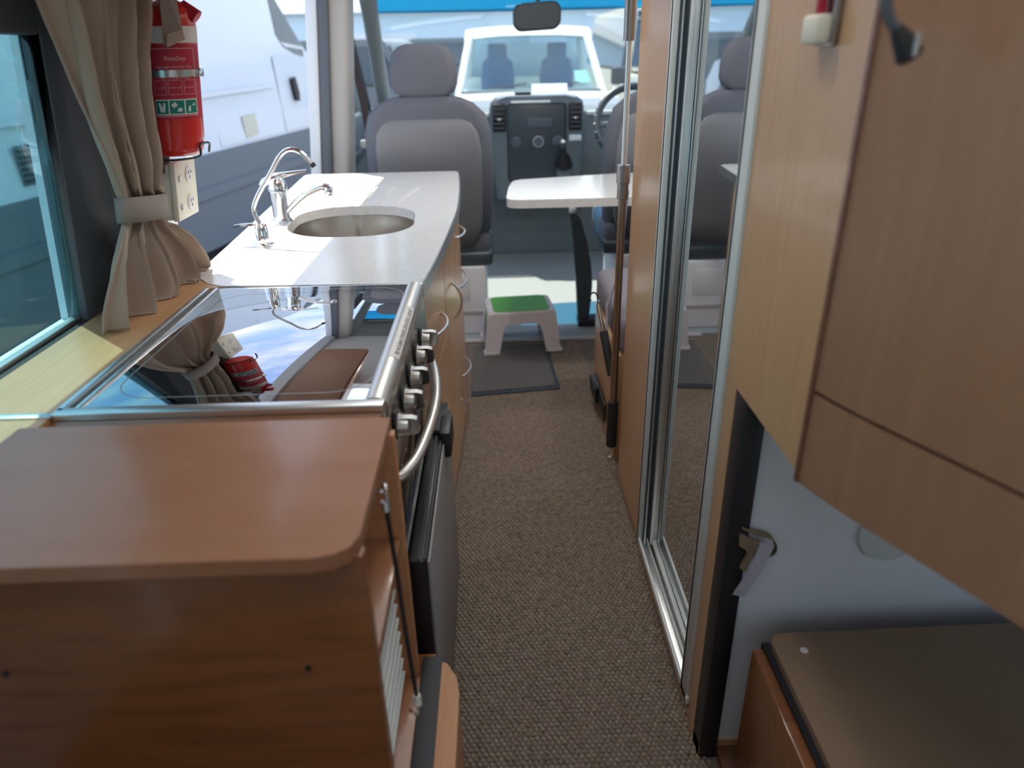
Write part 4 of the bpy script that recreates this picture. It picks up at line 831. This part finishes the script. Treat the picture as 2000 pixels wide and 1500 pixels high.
obj('cowl', G().box(UX-.86, UX+.86, UY+.30, UY+.44, .93, .965, .008), 'dash_dark', ut)
for x0 in (-.55, .1): obj('wiper', G().tube(uq([(x0, .40, .985), (x0+.5, .46, 1.04)]), .010, 6), 'black', ut)
obj('windscreen_label', G().add(uq([(.56, .47, 1.04), (.74, .47, 1.04), (.70, .58, 1.17), (.54, .58, 1.17)]), [(0, 1, 2, 3)]).map(lambda v: v+Vector((0, -.02, 0))), mat('rego', (.25, .60, .50), .5), ug)
obj('tray', G().box(UX-.95, UX+.95, UY+2.0, UY+3.7, .75, .95, .02), 'alu', ut)
obj('headboard', G().box(UX-.85, UX+.85, UY+2.02, UY+2.06, .95, 1.62, .01), 'shed', ut)
for s_ in (-.78, .78):
    for y in (-.15, 2.8): wheel(ut, (UX+s_, UY+y, UG+.37), .37, .24, (1, 0, 0))

def car(name, label, x, y, heading, paint, Lh, W_, H_, cat, cab=(.25, .85)):
    z0 = gz(y); t = thing(name, label, cat, (x, y, z0), 'vehicles parked in the yard')
    R_ = Matrix.Rotation(heading, 3, 'Z')
    def q(v): return R_@Vector(v)+Vector((x, y, z0))
    def ext(pts, w0, w1): return G().loft([[q((sx*(w0 if z < H_*.55 else w1), yy, z)) for yy, z in pts] for sx in (-.5, .5)])
    hb = H_*.55
    obj('body', ext([(-Lh/2, .28), (-Lh/2, hb*.8), (-Lh/2+.1, hb*.95), (-Lh*.2, hb), (Lh/2-.1, hb), (Lh/2, hb*.8), (Lh/2, .28)], W_, W_), paint, t)
    a, b = -Lh/2+cab[0]*Lh, -Lh/2+cab[1]*Lh
    obj('cabin', ext([(a-.25, hb), (a+.25, H_-.04), (a+.4, H_), (b-.2, H_), (b, H_-.06), (b+.1, hb)], W_*.98, W_*.82), paint, t)
    obj('windscreen', G().add([q((sx*W_*k, yy, z)) for sx, k, yy, z in ((-.44, 1, a-.22, hb+.06), (.44, 1, a-.22, hb+.06), (.37, 1, a+.20, H_-.10), (-.37, 1, a+.20, H_-.10))]+[q((sx*W_*k, yy-.012, z)) for sx, k, yy, z in ((-.44, 1, a-.22, hb+.06), (.44, 1, a-.22, hb+.06), (.37, 1, a+.20, H_-.10), (-.37, 1, a+.20, H_-.10))], [(0, 1, 2, 3), (4, 5, 6, 7), (0, 1, 5, 4), (2, 3, 7, 6)]), 'carglass', t)
    for sx in (-1, 1):
        obj('side_window', G().loft([[q((sx*W_*(.495 if z < hb+.1 else .418), yy, z)) for yy, z in ((a+.05, hb+.05), (a+.35, H_-.12), (b-.2, H_-.12), (b-.05, hb+.05))], [q((sx*W_*(.48 if z < hb+.1 else .40), yy, z)) for yy, z in ((a+.05, hb+.05), (a+.35, H_-.12), (b-.2, H_-.12), (b-.05, hb+.05))]]), 'carglass', t)
        obj('headlight', G().loft([[q((sx*W_*.38+dx_, -Lh/2+dy_, z)) for dx_, dy_ in ((-.13, -.01), (.13, -.01), (.13, .05), (-.13, .05))] for z in (hb*.62, hb*.8)]), 'alu_paint', t)
        for yy in (-Lh*.31, Lh*.31): wheel(t, q((sx*W_*.42, yy, .33)), .33, .2, R_@Vector((1, 0, 0)))
    return t
car('parked_car', 'dark grey car parked to the left beyond the passenger headrest', -2.6, 15.0, 1.35, 'car_grey', 4.4, 1.8, 1.75, 'car')
car('parked_car', 'small blue grey car behind the white truck on the left', -1.2, 26.0, 1.5, 'car_grey', 4.3, 1.8, 1.8, 'car')
car('parked_camper', 'cream camper parked to the right of the white truck', 3.1, 14.5, 0, 'car_beige', 5.6, 2.1, 2.15, 'camper', (.12, .98))
car('parked_car', 'dark blue wagon far right beside the cream camper', 4.6, 20.5, .3, 'car_blue', 4.6, 1.9, 2.3, 'car')
car('parked_car', 'pale car far ahead seen just left of the truck roof', -4.6, 22.0, 1.4, 'car_white', 4.4, 1.8, 1.7, 'car')
bd = thing('warehouse', 'pale blue metal warehouse far across the yard', 'building', (-6, 44, gz(44)))
obj('wall', G().box(-40, 26, 42, 52, gz(42)-.2, 3.4), 'shed', bd)
obj('roof', G().loft([[(x, 41.6, 3.4), (x, 47, 4.3), (x, 52.4, 3.4)] for x in (-40.5, 26.5)]), 'cabgrey', bd)
for x in (-30, -18, -6, 6, 16): obj('roller_door', G().box(x-2, x+2, 41.93, 42.02, gz(42), 2.4), 'white_paint', bd)

for o in bpy.data.objects:
    if '_w' in o: del o['_w']
